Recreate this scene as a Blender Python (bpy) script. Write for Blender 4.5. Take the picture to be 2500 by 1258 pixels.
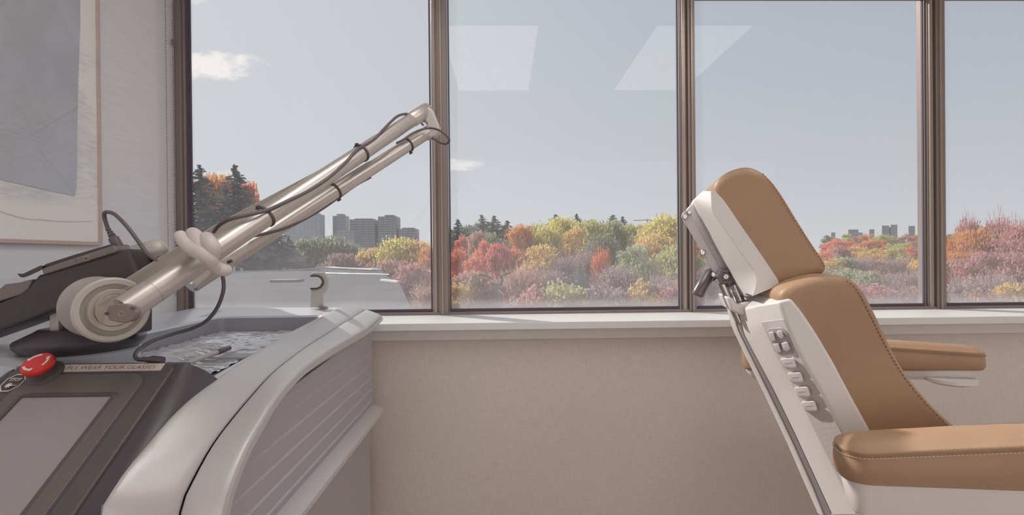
import bpy, math, random
import numpy as np
from mathutils import Vector, Matrix

# ------------------------------------------------------------------ clear
for o in list(bpy.data.objects):
    bpy.data.objects.remove(o)
sc = bpy.context.scene
col = sc.collection
random.seed(7)
RNG = np.random.default_rng(11)

# ------------------------------------------------------------------ camera
F = 1200.0                      # focal length in pixels of the 2500x1258 frame
CAM = Vector((0, 0, 1.24))
yaw, pitch, roll = math.atan(23 / F), math.atan(4 / F), math.radians(0.55)
D = Vector((math.sin(yaw) * math.cos(pitch), math.cos(yaw) * math.cos(pitch), -math.sin(pitch)))
R0 = Vector((math.cos(yaw), -math.sin(yaw), 0))
U0 = R0.cross(D)
R = R0 * math.cos(roll) - U0 * math.sin(roll)
U = U0 * math.cos(roll) + R0 * math.sin(roll)
cd = bpy.data.cameras.new('camera')
cam = bpy.data.objects.new('camera', cd)
col.objects.link(cam)
cd.sensor_fit = 'HORIZONTAL'
cd.sensor_width = 36
cd.lens = 36 * F / 2500
cd.clip_start = 0.05
cd.clip_end = 6000
cam.matrix_world = Matrix(((R.x, U.x, -D.x, CAM.x), (R.y, U.y, -D.y, CAM.y), (R.z, U.z, -D.z, CAM.z), (0, 0, 0, 1)))
sc.camera = cam

# ------------------------------------------------------------------ sky, sun, added fill light, exposure
SUN_AZ, SUN_EL = math.radians(52.5), math.radians(34)
SUNDIR = Vector((-math.sin(SUN_AZ) * math.cos(SUN_EL), math.cos(SUN_AZ) * math.cos(SUN_EL), math.sin(SUN_EL)))
SUN_STRENGTH = 4.6
SKY_STRENGTH = 1.0
ROOM_FILL_W = 42.0
CEILING_LAMP = 4.0
EXPOSURE = 0.0

sc.view_settings.view_transform = 'Standard'
sc.view_settings.look = 'None'
sc.view_settings.exposure = EXPOSURE
sc.view_settings.gamma = 1.0
sc.view_settings.use_curve_mapping = False
sc.cycles.max_bounces = 10
sc.cycles.diffuse_bounces = 5
sc.cycles.transparent_max_bounces = 16
sc.cycles.sample_clamp_indirect = 6
sc.cycles.caustics_reflective = False
sc.cycles.caustics_refractive = False


def lin(h):
    h = h.lstrip('#')
    o = []
    for i in (0, 2, 4):
        c = int(h[i:i + 2], 16) / 255
        o.append(c / 12.92 if c <= 0.04045 else ((c + 0.055) / 1.055) ** 2.4)
    return (o[0], o[1], o[2], 1)


class NT:
    """tiny node-tree helper"""
    def __init__(self, tree):
        self.t = tree

    def n(self, kind, **kw):
        nd = self.t.nodes.new(kind)
        for k, v in kw.items():
            setattr(nd, k, v)
        return nd

    def put(self, sock, v):
        if isinstance(v, bpy.types.NodeSocket):
            self.t.links.new(v, sock)
        else:
            sock.default_value = v

    def math(self, op, a, b=0.0, c=0.0, clamp=False):
        nd = self.n('ShaderNodeMath', operation=op, use_clamp=clamp)
        self.put(nd.inputs[0], a)
        self.put(nd.inputs[1], b)
        self.put(nd.inputs[2], c)
        return nd.outputs[0]

    def mix(self, fac, a, b):
        nd = self.n('ShaderNodeMix', data_type='RGBA')
        self.put(nd.inputs[0], fac)
        self.put(nd.inputs[6], a)
        self.put(nd.inputs[7], b)
        return nd.outputs[2]

    def ramp(self, v, a, b, lo=0.0, hi=1.0, smooth=False):
        nd = self.n('ShaderNodeMapRange', interpolation_type='SMOOTHSTEP' if smooth else 'LINEAR')
        self.put(nd.inputs[0], v)
        nd.inputs[1].default_value = a
        nd.inputs[2].default_value = b
        nd.inputs[3].default_value = lo
        nd.inputs[4].default_value = hi
        return nd.outputs[0]

    def noise(self, vec, scale, detail=3.0, rough=0.55):
        nd = self.n('ShaderNodeTexNoise')
        if vec is not None:
            self.t.links.new(vec, nd.inputs['Vector'])
        nd.inputs['Scale'].default_value = scale
        nd.inputs['Detail'].default_value = detail
        nd.inputs['Roughness'].default_value = rough
        return nd.outputs[0]

    def mapping(self, vec, scale=(1, 1, 1), loc=(0, 0, 0)):
        nd = self.n('ShaderNodeMapping')
        self.t.links.new(vec, nd.inputs[0])
        nd.inputs['Scale'].default_value = scale
        nd.inputs['Location'].default_value = loc
        return nd.outputs[0]


world = bpy.data.worlds.new('sky')
sc.world = world
world.use_nodes = True
wt = world.node_tree
wt.nodes.clear()
W = NT(wt)
tc = W.n('ShaderNodeTexCoord').outputs['Generated']
sep = W.n('ShaderNodeSeparateXYZ')
wt.links.new(tc, sep.inputs[0])
sx, sy, sz = sep.outputs
el = W.math('POWER', W.math('MAXIMUM', sz, 0.0), 0.75)
base = W.mix(W.ramp(el, 0.0, 0.75), lin('#ced1d5'), lin('#8d9aae'))
dt = W.n('ShaderNodeVectorMath', operation='DOT_PRODUCT')
wt.links.new(tc, dt.inputs[0])
dt.inputs[1].default_value = SUNDIR
glow = W.ramp(dt.outputs['Value'], -0.2, 1.0)
skyc = W.mix(W.math('MULTIPLY', W.math('POWER', glow, 2.0), 0.75), base, lin('#dfe3e6'))
sy_ = W.math('MAXIMUM', sy, 0.05)
u_ = W.math('DIVIDE', sx, sy_)
v_ = W.math('DIVIDE', sz, sy_)
comb = W.n('ShaderNodeCombineXYZ')
wt.links.new(u_, comb.inputs[0])
wt.links.new(v_, comb.inputs[1])
cl_total = None
for (cu, cv, hu, hv, ns, amt) in ((-0.585, 0.388, 0.12, 0.030, 17.0, 1.0), (-0.085, 0.187, 0.045, 0.013, 34.0, 0.6),
                                  (-0.62, 0.523, 0.05, 0.012, 20.0, 0.35), (-0.55, 0.17, 0.06, 0.010, 30.0, 0.25)):
    nz = W.noise(W.mapping(comb.outputs[0], (1, 1.9, 1)), ns, 6.0, 0.6)
    a = W.math('DIVIDE', W.math('SUBTRACT', u_, cu), hu)
    b = W.math('DIVIDE', W.math('SUBTRACT', v_, cv), hv)
    r2 = W.math('ADD', W.math('MULTIPLY', a, a), W.math('MULTIPLY', b, b))
    m = W.math('ADD', W.math('SUBTRACT', 0.85, W.math('MULTIPLY', r2, 0.80)), W.math('MULTIPLY', W.math('SUBTRACT', nz, 0.5), 2.6))
    m = W.math('MULTIPLY', W.ramp(m, 0.0, 0.75, smooth=True), amt)
    m = W.math('MULTIPLY', m, W.math('LESS_THAN', r2, 3.0))
    m = W.math('MULTIPLY', m, W.math('GREATER_THAN', sy, 0.3))
    cl_total = m if cl_total is None else W.math('MAXIMUM', cl_total, m)
skyc = W.mix(cl_total, skyc, lin('#fbf6f3'))
bg = W.n('ShaderNodeBackground')
wt.links.new(skyc, bg.inputs[0])
bg.inputs[1].default_value = SKY_STRENGTH
wo = W.n('ShaderNodeOutputWorld')
wt.links.new(bg.outputs[0], wo.inputs[0])

sl = bpy.data.lights.new('sun', 'SUN')
sl.energy = SUN_STRENGTH
sl.color = (1, 0.95, 0.87)
sl.angle = math.radians(0.6)
so = bpy.data.objects.new('sun', sl)
col.objects.link(so)
so.rotation_euler = (-SUNDIR).to_track_quat('-Z', 'Y').to_euler()
so.location = (-8, 9, 9)

al = bpy.data.lights.new('room_fill', 'AREA')  # added fill behind the camera, stands for the room's unseen lights
al.shape = 'RECTANGLE'
al.size, al.size_y = 5.7, 2.66
al.energy = ROOM_FILL_W
al.color = (1, 0.975, 0.96)
ao = bpy.data.objects.new('room_fill', al)
col.objects.link(ao)
ao.location = (1.41, -3.1, 1.35)
ao.rotation_euler = (math.radians(90), 0, 0)      # shines towards +Y


# ------------------------------------------------------------------ pixel -> place helpers
def ray(px, py):
    return D + R * ((px - 1250) / F) + U * ((629 - py) / F)


def P(px, py, y):               # on the plane Y = y
    d = ray(px, py)
    return CAM + d * ((y - CAM.y) / d.y)


def PX(px, py, x):              # on the plane X = x
    d = ray(px, py)
    return CAM + d * ((x - CAM.x) / d.x)


def PZ(px, py, z):
    d = ray(px, py)
    return CAM + d * ((z - CAM.z) / d.z)


def hit(px, py, p0, n):
    d = ray(px, py)
    return CAM + d * ((p0 - CAM).dot(n) / d.dot(n))


def proj(p):
    v = Vector(p) - CAM
    k = v.dot(D)
    return 1250 + F * v.dot(R) / k, 629 - F * v.dot(U) / k


# ------------------------------------------------------------------ materials
def principled(name, color, rough=0.5, metal=0.0, spec=0.5, var=0.0, vscale=8.0, color2=None, bump=0.0, bscale=200.0, bstretch=(1, 1, 1),
               coat=0.0, trans=0.0, aniso=None, bdetail=2.0, vstretch=(1, 1, 1)):
    m = bpy.data.materials.new(name)
    m.use_nodes = True
    t = m.node_tree
    b = t.nodes['Principled BSDF']
    N = NT(t)
    c = lin(color) if isinstance(color, str) else color
    b.inputs['Roughness'].default_value = rough
    b.inputs['Metallic'].default_value = metal
    b.inputs['Specular IOR Level'].default_value = spec
    b.inputs['Coat Weight'].default_value = coat
    oc = N.n('ShaderNodeTexCoord').outputs['Object']
    nz = N.noise(N.mapping(oc, vstretch), vscale, 4.0)
    if color2 is None:
        k = 1 - max(var, 0.02)
        c2 = (c[0] * k, c[1] * k, c[2] * k, 1)
    else:
        c2 = lin(color2) if isinstance(color2, str) else color2
    t.links.new(N.mix(N.ramp(nz, 0.3, 0.7), c, c2), b.inputs['Base Color'])
    if bump:
        bn = N.n('ShaderNodeBump')
        bn.inputs['Strength'].default_value = bump
        bn.inputs['Distance'].default_value = 0.002
        t.links.new(N.noise(N.mapping(oc, bstretch), bscale, bdetail), bn.inputs['Height'])
        t.links.new(bn.outputs[0], b.inputs['Normal'])
    return m


def wallpaper(name, c1, c2, stretch_a, stretch_b, scale):
    m = bpy.data.materials.new(name)
    m.use_nodes = True
    t = m.node_tree
    b = t.nodes['Principled BSDF']
    N = NT(t)
    oc = N.n('ShaderNodeTexCoord').outputs['Object']
    a = N.noise(N.mapping(oc, stretch_a), scale, 2.0)
    c = N.noise(N.mapping(oc, stretch_b), scale, 2.0)
    h = N.math('MULTIPLY', N.math('ADD', a, c), 0.5)
    big = N.noise(oc, 1.2, 2.0)
    f = N.math('ADD', N.ramp(h, 0.35, 0.65), N.math('MULTIPLY', N.math('SUBTRACT', big, 0.5), 0.4), clamp=True)
    t.links.new(N.mix(f, lin(c1), lin(c2)), b.inputs['Base Color'])
    b.inputs['Roughness'].default_value = 0.8
    b.inputs['Specular IOR Level'].default_value = 0.2
    bn = N.n('ShaderNodeBump')
    bn.inputs['Strength'].default_value = 0.35
    bn.inputs['Distance'].default_value = 0.0015
    t.links.new(h, bn.inputs['Height'])
    t.links.new(bn.outputs[0], b.inputs['Normal'])
    return m


def leaf_mat(name, c1, c2, trans=0.5):
    m = bpy.data.materials.new(name)
    m.use_nodes = True
    t = m.node_tree
    t.nodes.clear()
    N = NT(t)
    oc = N.n('ShaderNodeTexCoord').outputs['Object']
    nz = N.noise(oc, 8.0, 4.0)
    ri = N.n('ShaderNodeNewGeometry').outputs['Random Per Island']
    f = N.math('ADD', N.math('MULTIPLY', N.ramp(nz, 0.32, 0.68), 0.65), N.math('MULTIPLY', ri, 0.35), clamp=True)
    c = N.mix(f, lin(c1), lin(c2))
    c = N.mix(N.math('MULTIPLY', N.math('POWER', N.math('FRACT', N.math('MULTIPLY', ri, 7.3)), 2.0), 0.22), c, (.06, .05, .05, 1))
    d = N.n('ShaderNodeBsdfDiffuse')
    tr = N.n('ShaderNodeBsdfTranslucent')
    t.links.new(c, d.inputs[0])
    t.links.new(c, tr.inputs[0])
    mx = N.n('ShaderNodeMixShader')
    mx.inputs[0].default_value = trans
    t.links.new(d.outputs[0], mx.inputs[1])
    t.links.new(tr.outputs[0], mx.inputs[2])
    o = N.n('ShaderNodeOutputMaterial')
    t.links.new(mx.outputs[0], o.inputs[0])
    return m


def glass_mat(name, haze, grain, zb, zt, x0, x1):
    """thin pane: clear, faintly mirroring, with dust thickening along the edges and a veil painting in outdoor haze"""
    m = bpy.data.materials.new(name)
    m.use_nodes = True
    t = m.node_tree
    t.nodes.clear()
    N = NT(t)
    oc = N.n('ShaderNodeTexCoord').outputs['Object']
    s = N.n('ShaderNodeSeparateXYZ')
    t.links.new(oc, s.inputs[0])
    nz = N.noise(oc, 9.0, 4.0)
    fine = N.noise(oc, grain, 1.0)
    low = N.math('MULTIPLY', N.ramp(s.outputs[2], zb, zb + 0.05, 1, 0, True), 0.22)
    mid = N.math('MULTIPLY', N.ramp(s.outputs[2], zb, zb + 0.55, 1, 0, True), 0.085)  # milky veil over the lower pane, painting in haze from outdoors
    side = N.math('MULTIPLY', N.math('ADD', N.ramp(s.outputs[0], x0, x0 + 0.02, 1, 0, True), N.ramp(s.outputs[0], x1 - 0.02, x1, 0, 1, True)), 0.08)
    h = N.math('ADD', haze, N.math('ADD', low, N.math('ADD', mid, side)))
    h = N.math('MULTIPLY', h, N.ramp(N.math('ADD', nz, N.math('MULTIPLY', fine, 0.6)), 0.4, 1.2, 0.7, 1.3))
    tp = N.n('ShaderNodeBsdfTransparent')
    gl = N.n('ShaderNodeBsdfGlossy')
    gl.inputs['Roughness'].default_value = 0.0
    lw = N.n('ShaderNodeLayerWeight')
    refl = N.math('ADD', 0.014, N.math('MULTIPLY', N.math('POWER', lw.outputs['Facing'], 5.0), 0.9), clamp=True)
    a = N.n('ShaderNodeMixShader')
    t.links.new(refl, a.inputs[0])
    t.links.new(tp.outputs[0], a.inputs[1])
    t.links.new(gl.outputs[0], a.inputs[2])
    df = N.n('ShaderNodeBsdfDiffuse')
    df.inputs[0].default_value = (0.80, 0.78, 0.80, 1)
    tl = N.n('ShaderNodeBsdfTranslucent')
    tl.inputs[0].default_value = (0.80, 0.78, 0.80, 1)
    dm = N.n('ShaderNodeMixShader')
    dm.inputs[0].default_value = 0.6
    t.links.new(df.outputs[0], dm.inputs[1])
    t.links.new(tl.outputs[0], dm.inputs[2])
    o_ = N.n('ShaderNodeMixShader')
    t.links.new(h, o_.inputs[0])
    t.links.new(a.outputs[0], o_.inputs[1])
    t.links.new(dm.outputs[0], o_.inputs[2])
    o = N.n('ShaderNodeOutputMaterial')
    t.links.new(o_.outputs[0], o.inputs[0])
    return m


M = {}
M['wall_window'] = wallpaper('woven_wallpaper', '#dacfc9', '#ccc1ba', (1, 1, .06), (.06, 1, 1), 320)
M['wall_side'] = wallpaper('ribbed_wallpaper', '#e8e7eb', '#dfdee2', (1, 1, 12), (1, .12, 2), 60)
M['white_paint'] = principled('white_paint', '#dedddd', 0.45, var=.03)
M['apron_paint'] = principled('apron_paint', '#dcd7d5', 0.55, var=.06, vscale=20, bump=.2, bscale=60)
M['ceiling_white'] = principled('ceiling_white', '#e4e0dc', 0.9)
M['floor_vinyl'] = principled('floor_vinyl', '#cfc2b4', 0.5, var=.15, vscale=3)
M['bronze'] = principled('bronze_frame', '#928580', 0.42, 0.35, var=.12, vscale=30, vstretch=(1, 1, .05))
M['bronze_light'] = principled('bronze_bead', '#a2968f', 0.35, 0.4, var=.1, vscale=30)
M['gasket'] = principled('gasket_rubber', '#5e5560', 0.6)
M['oak'] = principled('oak_frame', '#cfbab0', 0.5, var=.15, vscale=40, vstretch=(1, .1, 1))
M['paper'] = principled('art_paper', '#d8d5d2', 0.8)
M['chain'] = principled('bead_chain', '#86737a', 0.4)
M['silver_paint'] = principled('silver_paint', '#c8c5c5', 0.36, 0.25, var=.04, bump=.12, bscale=900)
M['silver_paint_b'] = principled('silver_paint_outer', '#cbc8c8', 0.36, 0.2, var=.04, bump=.12, bscale=900)
M['louvre'] = principled('louvre_grey', '#b3b0b6', 0.5, 0.0, var=.04, bump=.1, bscale=700)
M['side_mauve'] = principled('side_panel_grey', '#b3adb0', 0.55, var=.04)
M['black_plastic'] = principled('black_plastic', '#605958', 0.42, 0, 0.4, var=.08, bump=.12, bscale=900)
M['black_body'] = principled('black_body', '#524b4e', 0.4, 0, 0.4, var=.06)
M['flank_black'] = principled('flank_plastic', '#4f494e', 0.36, 0, 0.5, var=.05, bump=.08, bscale=900)
M['bezel'] = principled('bezel_plastic', '#6f6866', 0.45, 0, 0.4, var=.06)
M['screen'] = principled('dark_screen_film', '#a09899', 0.3, 0, 0.45, var=.03, bump=.05, bscale=1500)
M['deck_grey'] = principled('deck_grey', '#cccfd8', 0.26, 0.0, 0.7, var=.05)
M['tray_shaded'] = principled('tray_shaded', '#98989f', 0.4, 0, 0.45)  # deck grey darkened: shade inside the tray put into the colour
M['wrap'] = principled('plastic_film', '#e2e2e6', 0.10, 0.2, 1.0, color2='#b5b6bd', vscale=14)
M['steel'] = principled('brushed_steel', '#d3cdc9', 0.38, 0.7, var=.06, vscale=60, vstretch=(1, 1, 1))
M['steel_matte'] = principled('matte_aluminium', '#c8c2bd', 0.5, 0.25, var=.04)
M['steel_beam'] = principled('beam_aluminium', '#beb5ab', 0.5, 0.25, var=.04)
M['cap_brown'] = principled('cap_plate', '#988a86', 0.5, 0.3)
M['cable'] = principled('cable_rubber', '#6a5f64', 0.4)
M['tie'] = principled('tie_rubber', '#655a5a', 0.45)
M['clip'] = principled('clip_plastic', '#d3cac8', 0.4, var=.04)
M['red'] = principled('red_button', '#e23a36', 0.35)
M['white_print'] = principled('white_print', '#e8e0dc', 0.5)
M['label_paper'] = principled('label_paper', '#d6c9bf', 0.5)
M['label_grey'] = principled('sachet_paper', '#b9b7bb', 0.6)
M['ink'] = principled('ink', '#6a605e', 0.6)
M['yellow_print'] = principled('yellow_print', '#b9a173', 0.5)
M['key_strip'] = principled('key_strip', '#837b7a', 0.45)
M['chrome'] = principled('chrome', '#c9c4c4', 0.15, 0.9)
M['leather'] = principled('tan_leather', '#aa8a6e', 0.42, 0, 0.45, color2='#9f7e64', vscale=5, bump=.35, bscale=420, bdetail=3)
M['thread_dark'] = principled('seam_thread_dark', '#7d6350', 0.7)
M['thread'] = principled('seam_thread', '#c9ad8f', 0.7)
M['shell'] = principled('chair_shell', '#dfdad9', 0.4, 0, 0.5, var=.03, bump=.12, bscale=700)
M['shell_grey'] = principled('chair_shell_grey', '#d2cccd', 0.5, 0, 0.4, var=.04, bump=.2, bscale=700)
M['shell_groove'] = principled('chair_groove', '#b5afb3', 0.5)
M['button'] = principled('keypad_button', '#d4cccd', 0.4)
M['bracket'] = principled('bracket_grey', '#e4e0e0', 0.35, 0.0)
M['bracket_dark'] = principled('bracket_dark', '#cdc8ca', 0.35, 0.0)
M['knob_black'] = principled('knob_black', '#625a5c', 0.22, 0, 0.7)
M['pen_white'] = principled('pen_white', '#cfc6c0', 0.4)
M['roof'] = principled('flat_roof', '#46464b', 0.95, color2='#545459', vscale=0.7)
M['coping'] = principled('roof_coping', '#bdbfc4', 0.3, 0.5)
M['sheet'] = principled('white_metal_sheet', '#f4f2ee', 0.4)
M['roof_wall'] = principled('roof_wall', '#85858b', 0.8)
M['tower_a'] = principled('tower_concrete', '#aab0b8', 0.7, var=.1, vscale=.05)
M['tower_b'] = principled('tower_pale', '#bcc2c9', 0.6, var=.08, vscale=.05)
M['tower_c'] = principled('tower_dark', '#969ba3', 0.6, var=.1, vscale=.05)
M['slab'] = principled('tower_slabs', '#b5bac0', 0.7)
M['asphalt'] = principled('ground', '#8f7f7a', 0.95, color2='#a39286', vscale=.06)
M['lamp_grey'] = principled('street_lamp_grey', '#4c5254', 0.4, 0.3)
M['trunk'] = principled('bark', '#7a6a6a', 0.9)
M['crane'] = principled('crane_steel', '#a3a6ab', 0.6)
mm = bpy.data.materials.new('light_diffuser')
mm.use_nodes = True
b_ = mm.node_tree.nodes['Principled BSDF']
b_.inputs['Base Color'].default_value = (.9, .9, .9, 1)
b_.inputs['Emission Color'].default_value = (1, .97, .94, 1)
b_.inputs['Emission Strength'].default_value = CEILING_LAMP
M['diffuser'] = mm

# ------------------------------------------------------------------ object helpers
ORIG = {}


def tag(o, label=None, cat=None, group=None, kind=None):
    if label: o['label'] = label
    if cat: o['category'] = cat
    if group: o['group'] = group
    if kind: o['kind'] = kind
    return o


def thing(name, loc, label, cat, group=None, kind=None):
    o = bpy.data.objects.new(name, None)
    o.empty_display_size = .05
    o.location = Vector(loc)
    col.objects.link(o)
    ORIG[o] = Vector(loc)
    return tag(o, label, cat, group, kind)


def part(name, verts, faces, mat, parent=None, smooth=False, bevel=0.0, seg=2, label=None, origin=None, kind=None, autosmooth=True):
    """one mesh object; verts are world positions"""
    base = ORIG[parent] if parent is not None else Vector(origin or (0, 0, 0))
    me = bpy.data.meshes.new(name)
    me.from_pydata([tuple(Vector(v) - base) for v in verts], [], faces)
    me.validate()
    me.update()
    import bmesh
    bm = bmesh.new()
    bm.from_mesh(me)
    bmesh.ops.recalc_face_normals(bm, faces=bm.faces)
    bm.to_mesh(me)
    bm.free()
    o = bpy.data.objects.new(name, me)
    col.objects.link(o)
    if isinstance(mat, str): mat = M[mat]
    me.materials.append(mat)
    if smooth:
        me.shade_smooth()
        if autosmooth:
            me.set_sharp_from_angle(angle=math.radians(40))
    if parent is not None:
        o.parent = parent
        ORIG[o] = base
    else:
        o.location = base
        ORIG[o] = base
    if bevel:
        md = o.modifiers.new('bevel', 'BEVEL')
        md.width = bevel
        md.segments = seg
        md.limit_method = 'ANGLE'
        md.angle_limit = math.radians(35)
        md.harden_normals = False
        me.shade_smooth()
        me.set_sharp_from_angle(angle=math.radians(60))
    if label: o['label'] = label
    if kind: o['kind'] = kind
    return o


def boxgeo(x0, x1, y0, y1, z0, z1):
    v = [(x, y, z) for z in (z0, z1) for y in (y0, y1) for x in (x0, x1)]
    f = [(0, 2, 3, 1), (4, 5, 7, 6), (0, 1, 5, 4), (2, 6, 7, 3), (0, 4, 6, 2), (1, 3, 7, 5)]
    return v, f


def box(name, x0, x1, y0, y1, z0, z1, mat, parent=None, **kw):
    v, f = boxgeo(x0, x1, y0, y1, z0, z1)
    return part(name, v, f, mat, parent, **kw)


def merge(geos):
    V, Fc = [], []
    for v, f in geos:
        k = len(V)
        V += [tuple(a) for a in v]
        Fc += [tuple(i + k for i in g) for g in f]
    return V, Fc


def obox(c, ax, ay, az, hx, hy, hz):
    """oriented box: centre, unit axes, half sizes"""
    c = Vector(c)
    v = [c + ax * (sx_ * hx) + ay * (sy_ * hy) + az * (sz_ * hz) for sz_ in (-1, 1) for sy_ in (-1, 1) for sx_ in (-1, 1)]
    f = [(0, 2, 3, 1), (4, 5, 7, 6), (0, 1, 5, 4), (2, 6, 7, 3), (0, 4, 6, 2), (1, 3, 7, 5)]
    return v, f


def extrude(pts, off):
    n = len(pts)
    off = Vector(off)
    v = [Vector(p) for p in pts] + [Vector(p) + off for p in pts]
    f = [tuple(range(n)), tuple(range(2 * n - 1, n - 1, -1))]
    f += [(i, (i + 1) % n, n + (i + 1) % n, n + i) for i in range(n)]
    return v, f


def loft(rings, closed=True, cap=True):
    n = len(rings[0])
    v = [Vector(p) for r in rings for p in r]
    f = []
    for k in range(len(rings) - 1):
        a, b = k * n, (k + 1) * n
        for i in range(n if closed else n - 1):
            j = (i + 1) % n
            f.append((a + i, a + j, b + j, b + i))
    if cap:
        f.append(tuple(range(n)))
        f.append(tuple(range(len(v) - 1, len(v) - n - 1, -1)))
    return v, f


def catmull(pts, n, closed=False):
    pts = [Vector(p) for p in pts]
    m = len(pts)
    out = []
    segs = m if closed else m - 1
    for s in range(segs):
        if closed:
            p0, p1, p2, p3 = pts[(s - 1) % m], pts[s], pts[(s + 1) % m], pts[(s + 2) % m]
        else:
            p0, p1, p2, p3 = pts[max(s - 1, 0)], pts[s], pts[s + 1], pts[min(s + 2, m - 1)]
        for k in range(n):
            t = k / n
            out.append(0.5 * ((2 * p1) + (p2 - p0) * t + (2 * p0 - 5 * p1 + 4 * p2 - p3) * t * t + (3 * p1 - p0 - 3 * p2 + p3) * t ** 3))
    if not closed:
        out.append(pts[-1])
    return out


def tubegeo(path, r, seg=12, cap=True, closed=False):
    path = [Vector(p) for p in path]
    n = len(path)
    rs = r if isinstance(r, (list, tuple)) else [r] * n
    rings = []
    prev = None
    for i, p in enumerate(path):
        if closed:
            t = (path[(i + 1) % n] - path[(i - 1) % n]).normalized()
        else:
            t = (path[min(i + 1, n - 1)] - path[max(i - 1, 0)]).normalized()
        if prev is None:
            a = t.orthogonal().normalized()
        else:
            a = (prev - t * prev.dot(t)).normalized()
        prev = a
        b = t.cross(a)
        rings.append([p + (a * math.cos(2 * math.pi * k / seg) + b * math.sin(2 * math.pi * k / seg)) * rs[i] for k in range(seg)])
    if closed:
        rings.append(rings[0])
        return loft(rings, True, False)
    return loft(rings, True, cap)


def lathegeo(c, axis, prof, seg=40):
    """prof: list of (radius, height along the axis)"""
    c = Vector(c)
    axis = Vector(axis).normalized()
    a = axis.orthogonal().normalized()
    b = axis.cross(a)
    rings = [[c + axis * h + (a * math.cos(2 * math.pi * k / seg) + b * math.sin(2 * math.pi * k / seg)) * max(r, 1e-4) for k in range(seg)] for r, h in prof]
    return loft(rings, True, True)


def textgeo(s, origin, u, v, height, shear=0.0, lift=None, bold=0.0, spacing=1.0):
    cu = bpy.data.curves.new('t', 'FONT')
    cu.body = s
    cu.size = 1.0
    cu.shear = shear
    cu.offset = bold
    cu.space_character = spacing
    cu.fill_mode = 'FRONT'
    cu.resolution_u = 3
    ob = bpy.data.objects.new('t', cu)
    col.objects.link(ob)
    bpy.context.view_layer.update()
    dg = bpy.context.evaluated_depsgraph_get()
    me = bpy.data.meshes.new_from_object(ob.evaluated_get(dg))
    co = [w.co.copy() for w in me.vertices]
    fc = [tuple(p.vertices) for p in me.polygons]
    bpy.data.objects.remove(ob)
    bpy.data.meshes.remove(me)
    x0, x1 = min(c.x for c in co), max(c.x for c in co)
    return co, fc, x0, x1


# ================================================================== SETTING
CEIL = 2.70
XL = PX(432, 600, 1).x if False else P(432, 600, 2.20).x     # side wall plane
YW, YF, YG = 2.00, 2.20, 2.23      # wall under the sill, frame front, glass
XR, YB = 4.3, -3.2
z_sill = P(1100, 771, 2.17).z
zg0 = P(1400, 750.5, YG).z         # bottom of the glass
ztop = P(2100, 2, YG).z

st = lambda o: tag(o, kind='structure')
st(box('floor', XL - .2, XR, YB, YW + .1, -.1, 0, 'floor_vinyl'))
st(box('ceiling', XL - .2, XR, YB, YF + .1, CEIL, CEIL + .1, 'ceiling_white'))
st(box('wall_left', XL - .12, XL, YB, 2.085, 0, CEIL, 'wall_side'))
st(box('trim_1', XL - .12, XL - .002, 2.085, YF + .06, z_sill - .03, CEIL, 'white_paint'))
st(box('wall_right', XR, XR + .1, YB, YF + .1, 0, CEIL, 'wall_side'))
st(box('wall_back', XL - .2, XR + .1, YB - .1, YB, 0, CEIL, 'wall_side'))
st(box('wall_window', XL - .12, XR, YW, YF + .1, 0, z_sill - .03, 'wall_window'))
ZTALL = 2.61                       # unseen head of the two left panes, raised to let sun reach the armrest
xm2 = (P(1658, 625, YG).x + P(1702, 625, YF).x) / 2
st(box('wall_front', XL - .12, xm2, YF - .02, YF + .12, ZTALL + .05, CEIL, 'white_paint'))
st(box('wall_above', xm2, XR, YF - .02, YF + .12, ztop + .10, CEIL, 'white_paint'))
# sill board and apron
yfront = 1.926
st(box('trim_2', XL, XR, yfront, YF + .02, z_sill - .030, z_sill, 'white_paint', bevel=.003))
st(box('trim_3', XL, XR, 1.972, YW, z_sill - .075, z_sill - .030, 'apron_paint', bevel=.002))

# mullions: each a base with two beads, a recess and a thin raised rib
MULL = [(P(1053, 625, YF).x, P(1098, 625, YG).x), (P(1658, 625, YG).x, P(1702, 625, YF).x), (P(2255, 625, YG).x, P(2311, 625, YF).x)]
zf0, zf1 = z_sill - .005, ZTALL + .05
JL = P(469, 600, YG).x
st(box('trim_4', XL, XR, YF, YF + .06, zf0, P(1400, 759, YF).z, 'bronze', bevel=.002))         # bottom rail
st(box('trim_5', xm2, XR, YF, YF + .06, ztop + .045, ztop + .11, 'bronze', bevel=.002))
st(box('trim_11', XL, xm2, YF, YF + .06, ZTALL, zf1, 'bronze', bevel=.002))                # head rail
st(box('trim_6', XL, XL + .026, YF - .004, YF + .06, zf0, zf1, 'bronze', bevel=.002))                 # jamb
tj = bpy.data.objects['trim_6']
box('jamb_bead', XL + .026, XL + .036, YF + .010, YF + .05, zf0, zf1, 'bronze_light', tj, bevel=.001)
# ragged sealant along the jamb
rag = []
nz_ = 90
for i in range(nz_):
    z = zf0 + (zf1 - zf0) * i / (nz_ - 1)
    w = .0 + .0025 * math.sin(i * .9) + .0015 * math.sin(i * 2.3 + 1)
    rag.append((JL + w, YG - .008, z))
v = [(XL + .036, YG - .008, p[2]) for p in rag] + rag + [(XL + .036, YG + .004, p[2]) for p in rag] + [(p[0], YG + .004, p[2]) for p in rag]
f = []
for i in range(nz_ - 1):
    a, b, c, d = i, nz_ + i, 2 * nz_ + i, 3 * nz_ + i
    f += [(a, a + 1, b + 1, b), (b, b + 1, d + 1, d), (c, d, d + 1, c + 1), (a, c, c + 1, a + 1)]
part('sealant', v, f, 'gasket', tj)

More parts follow.
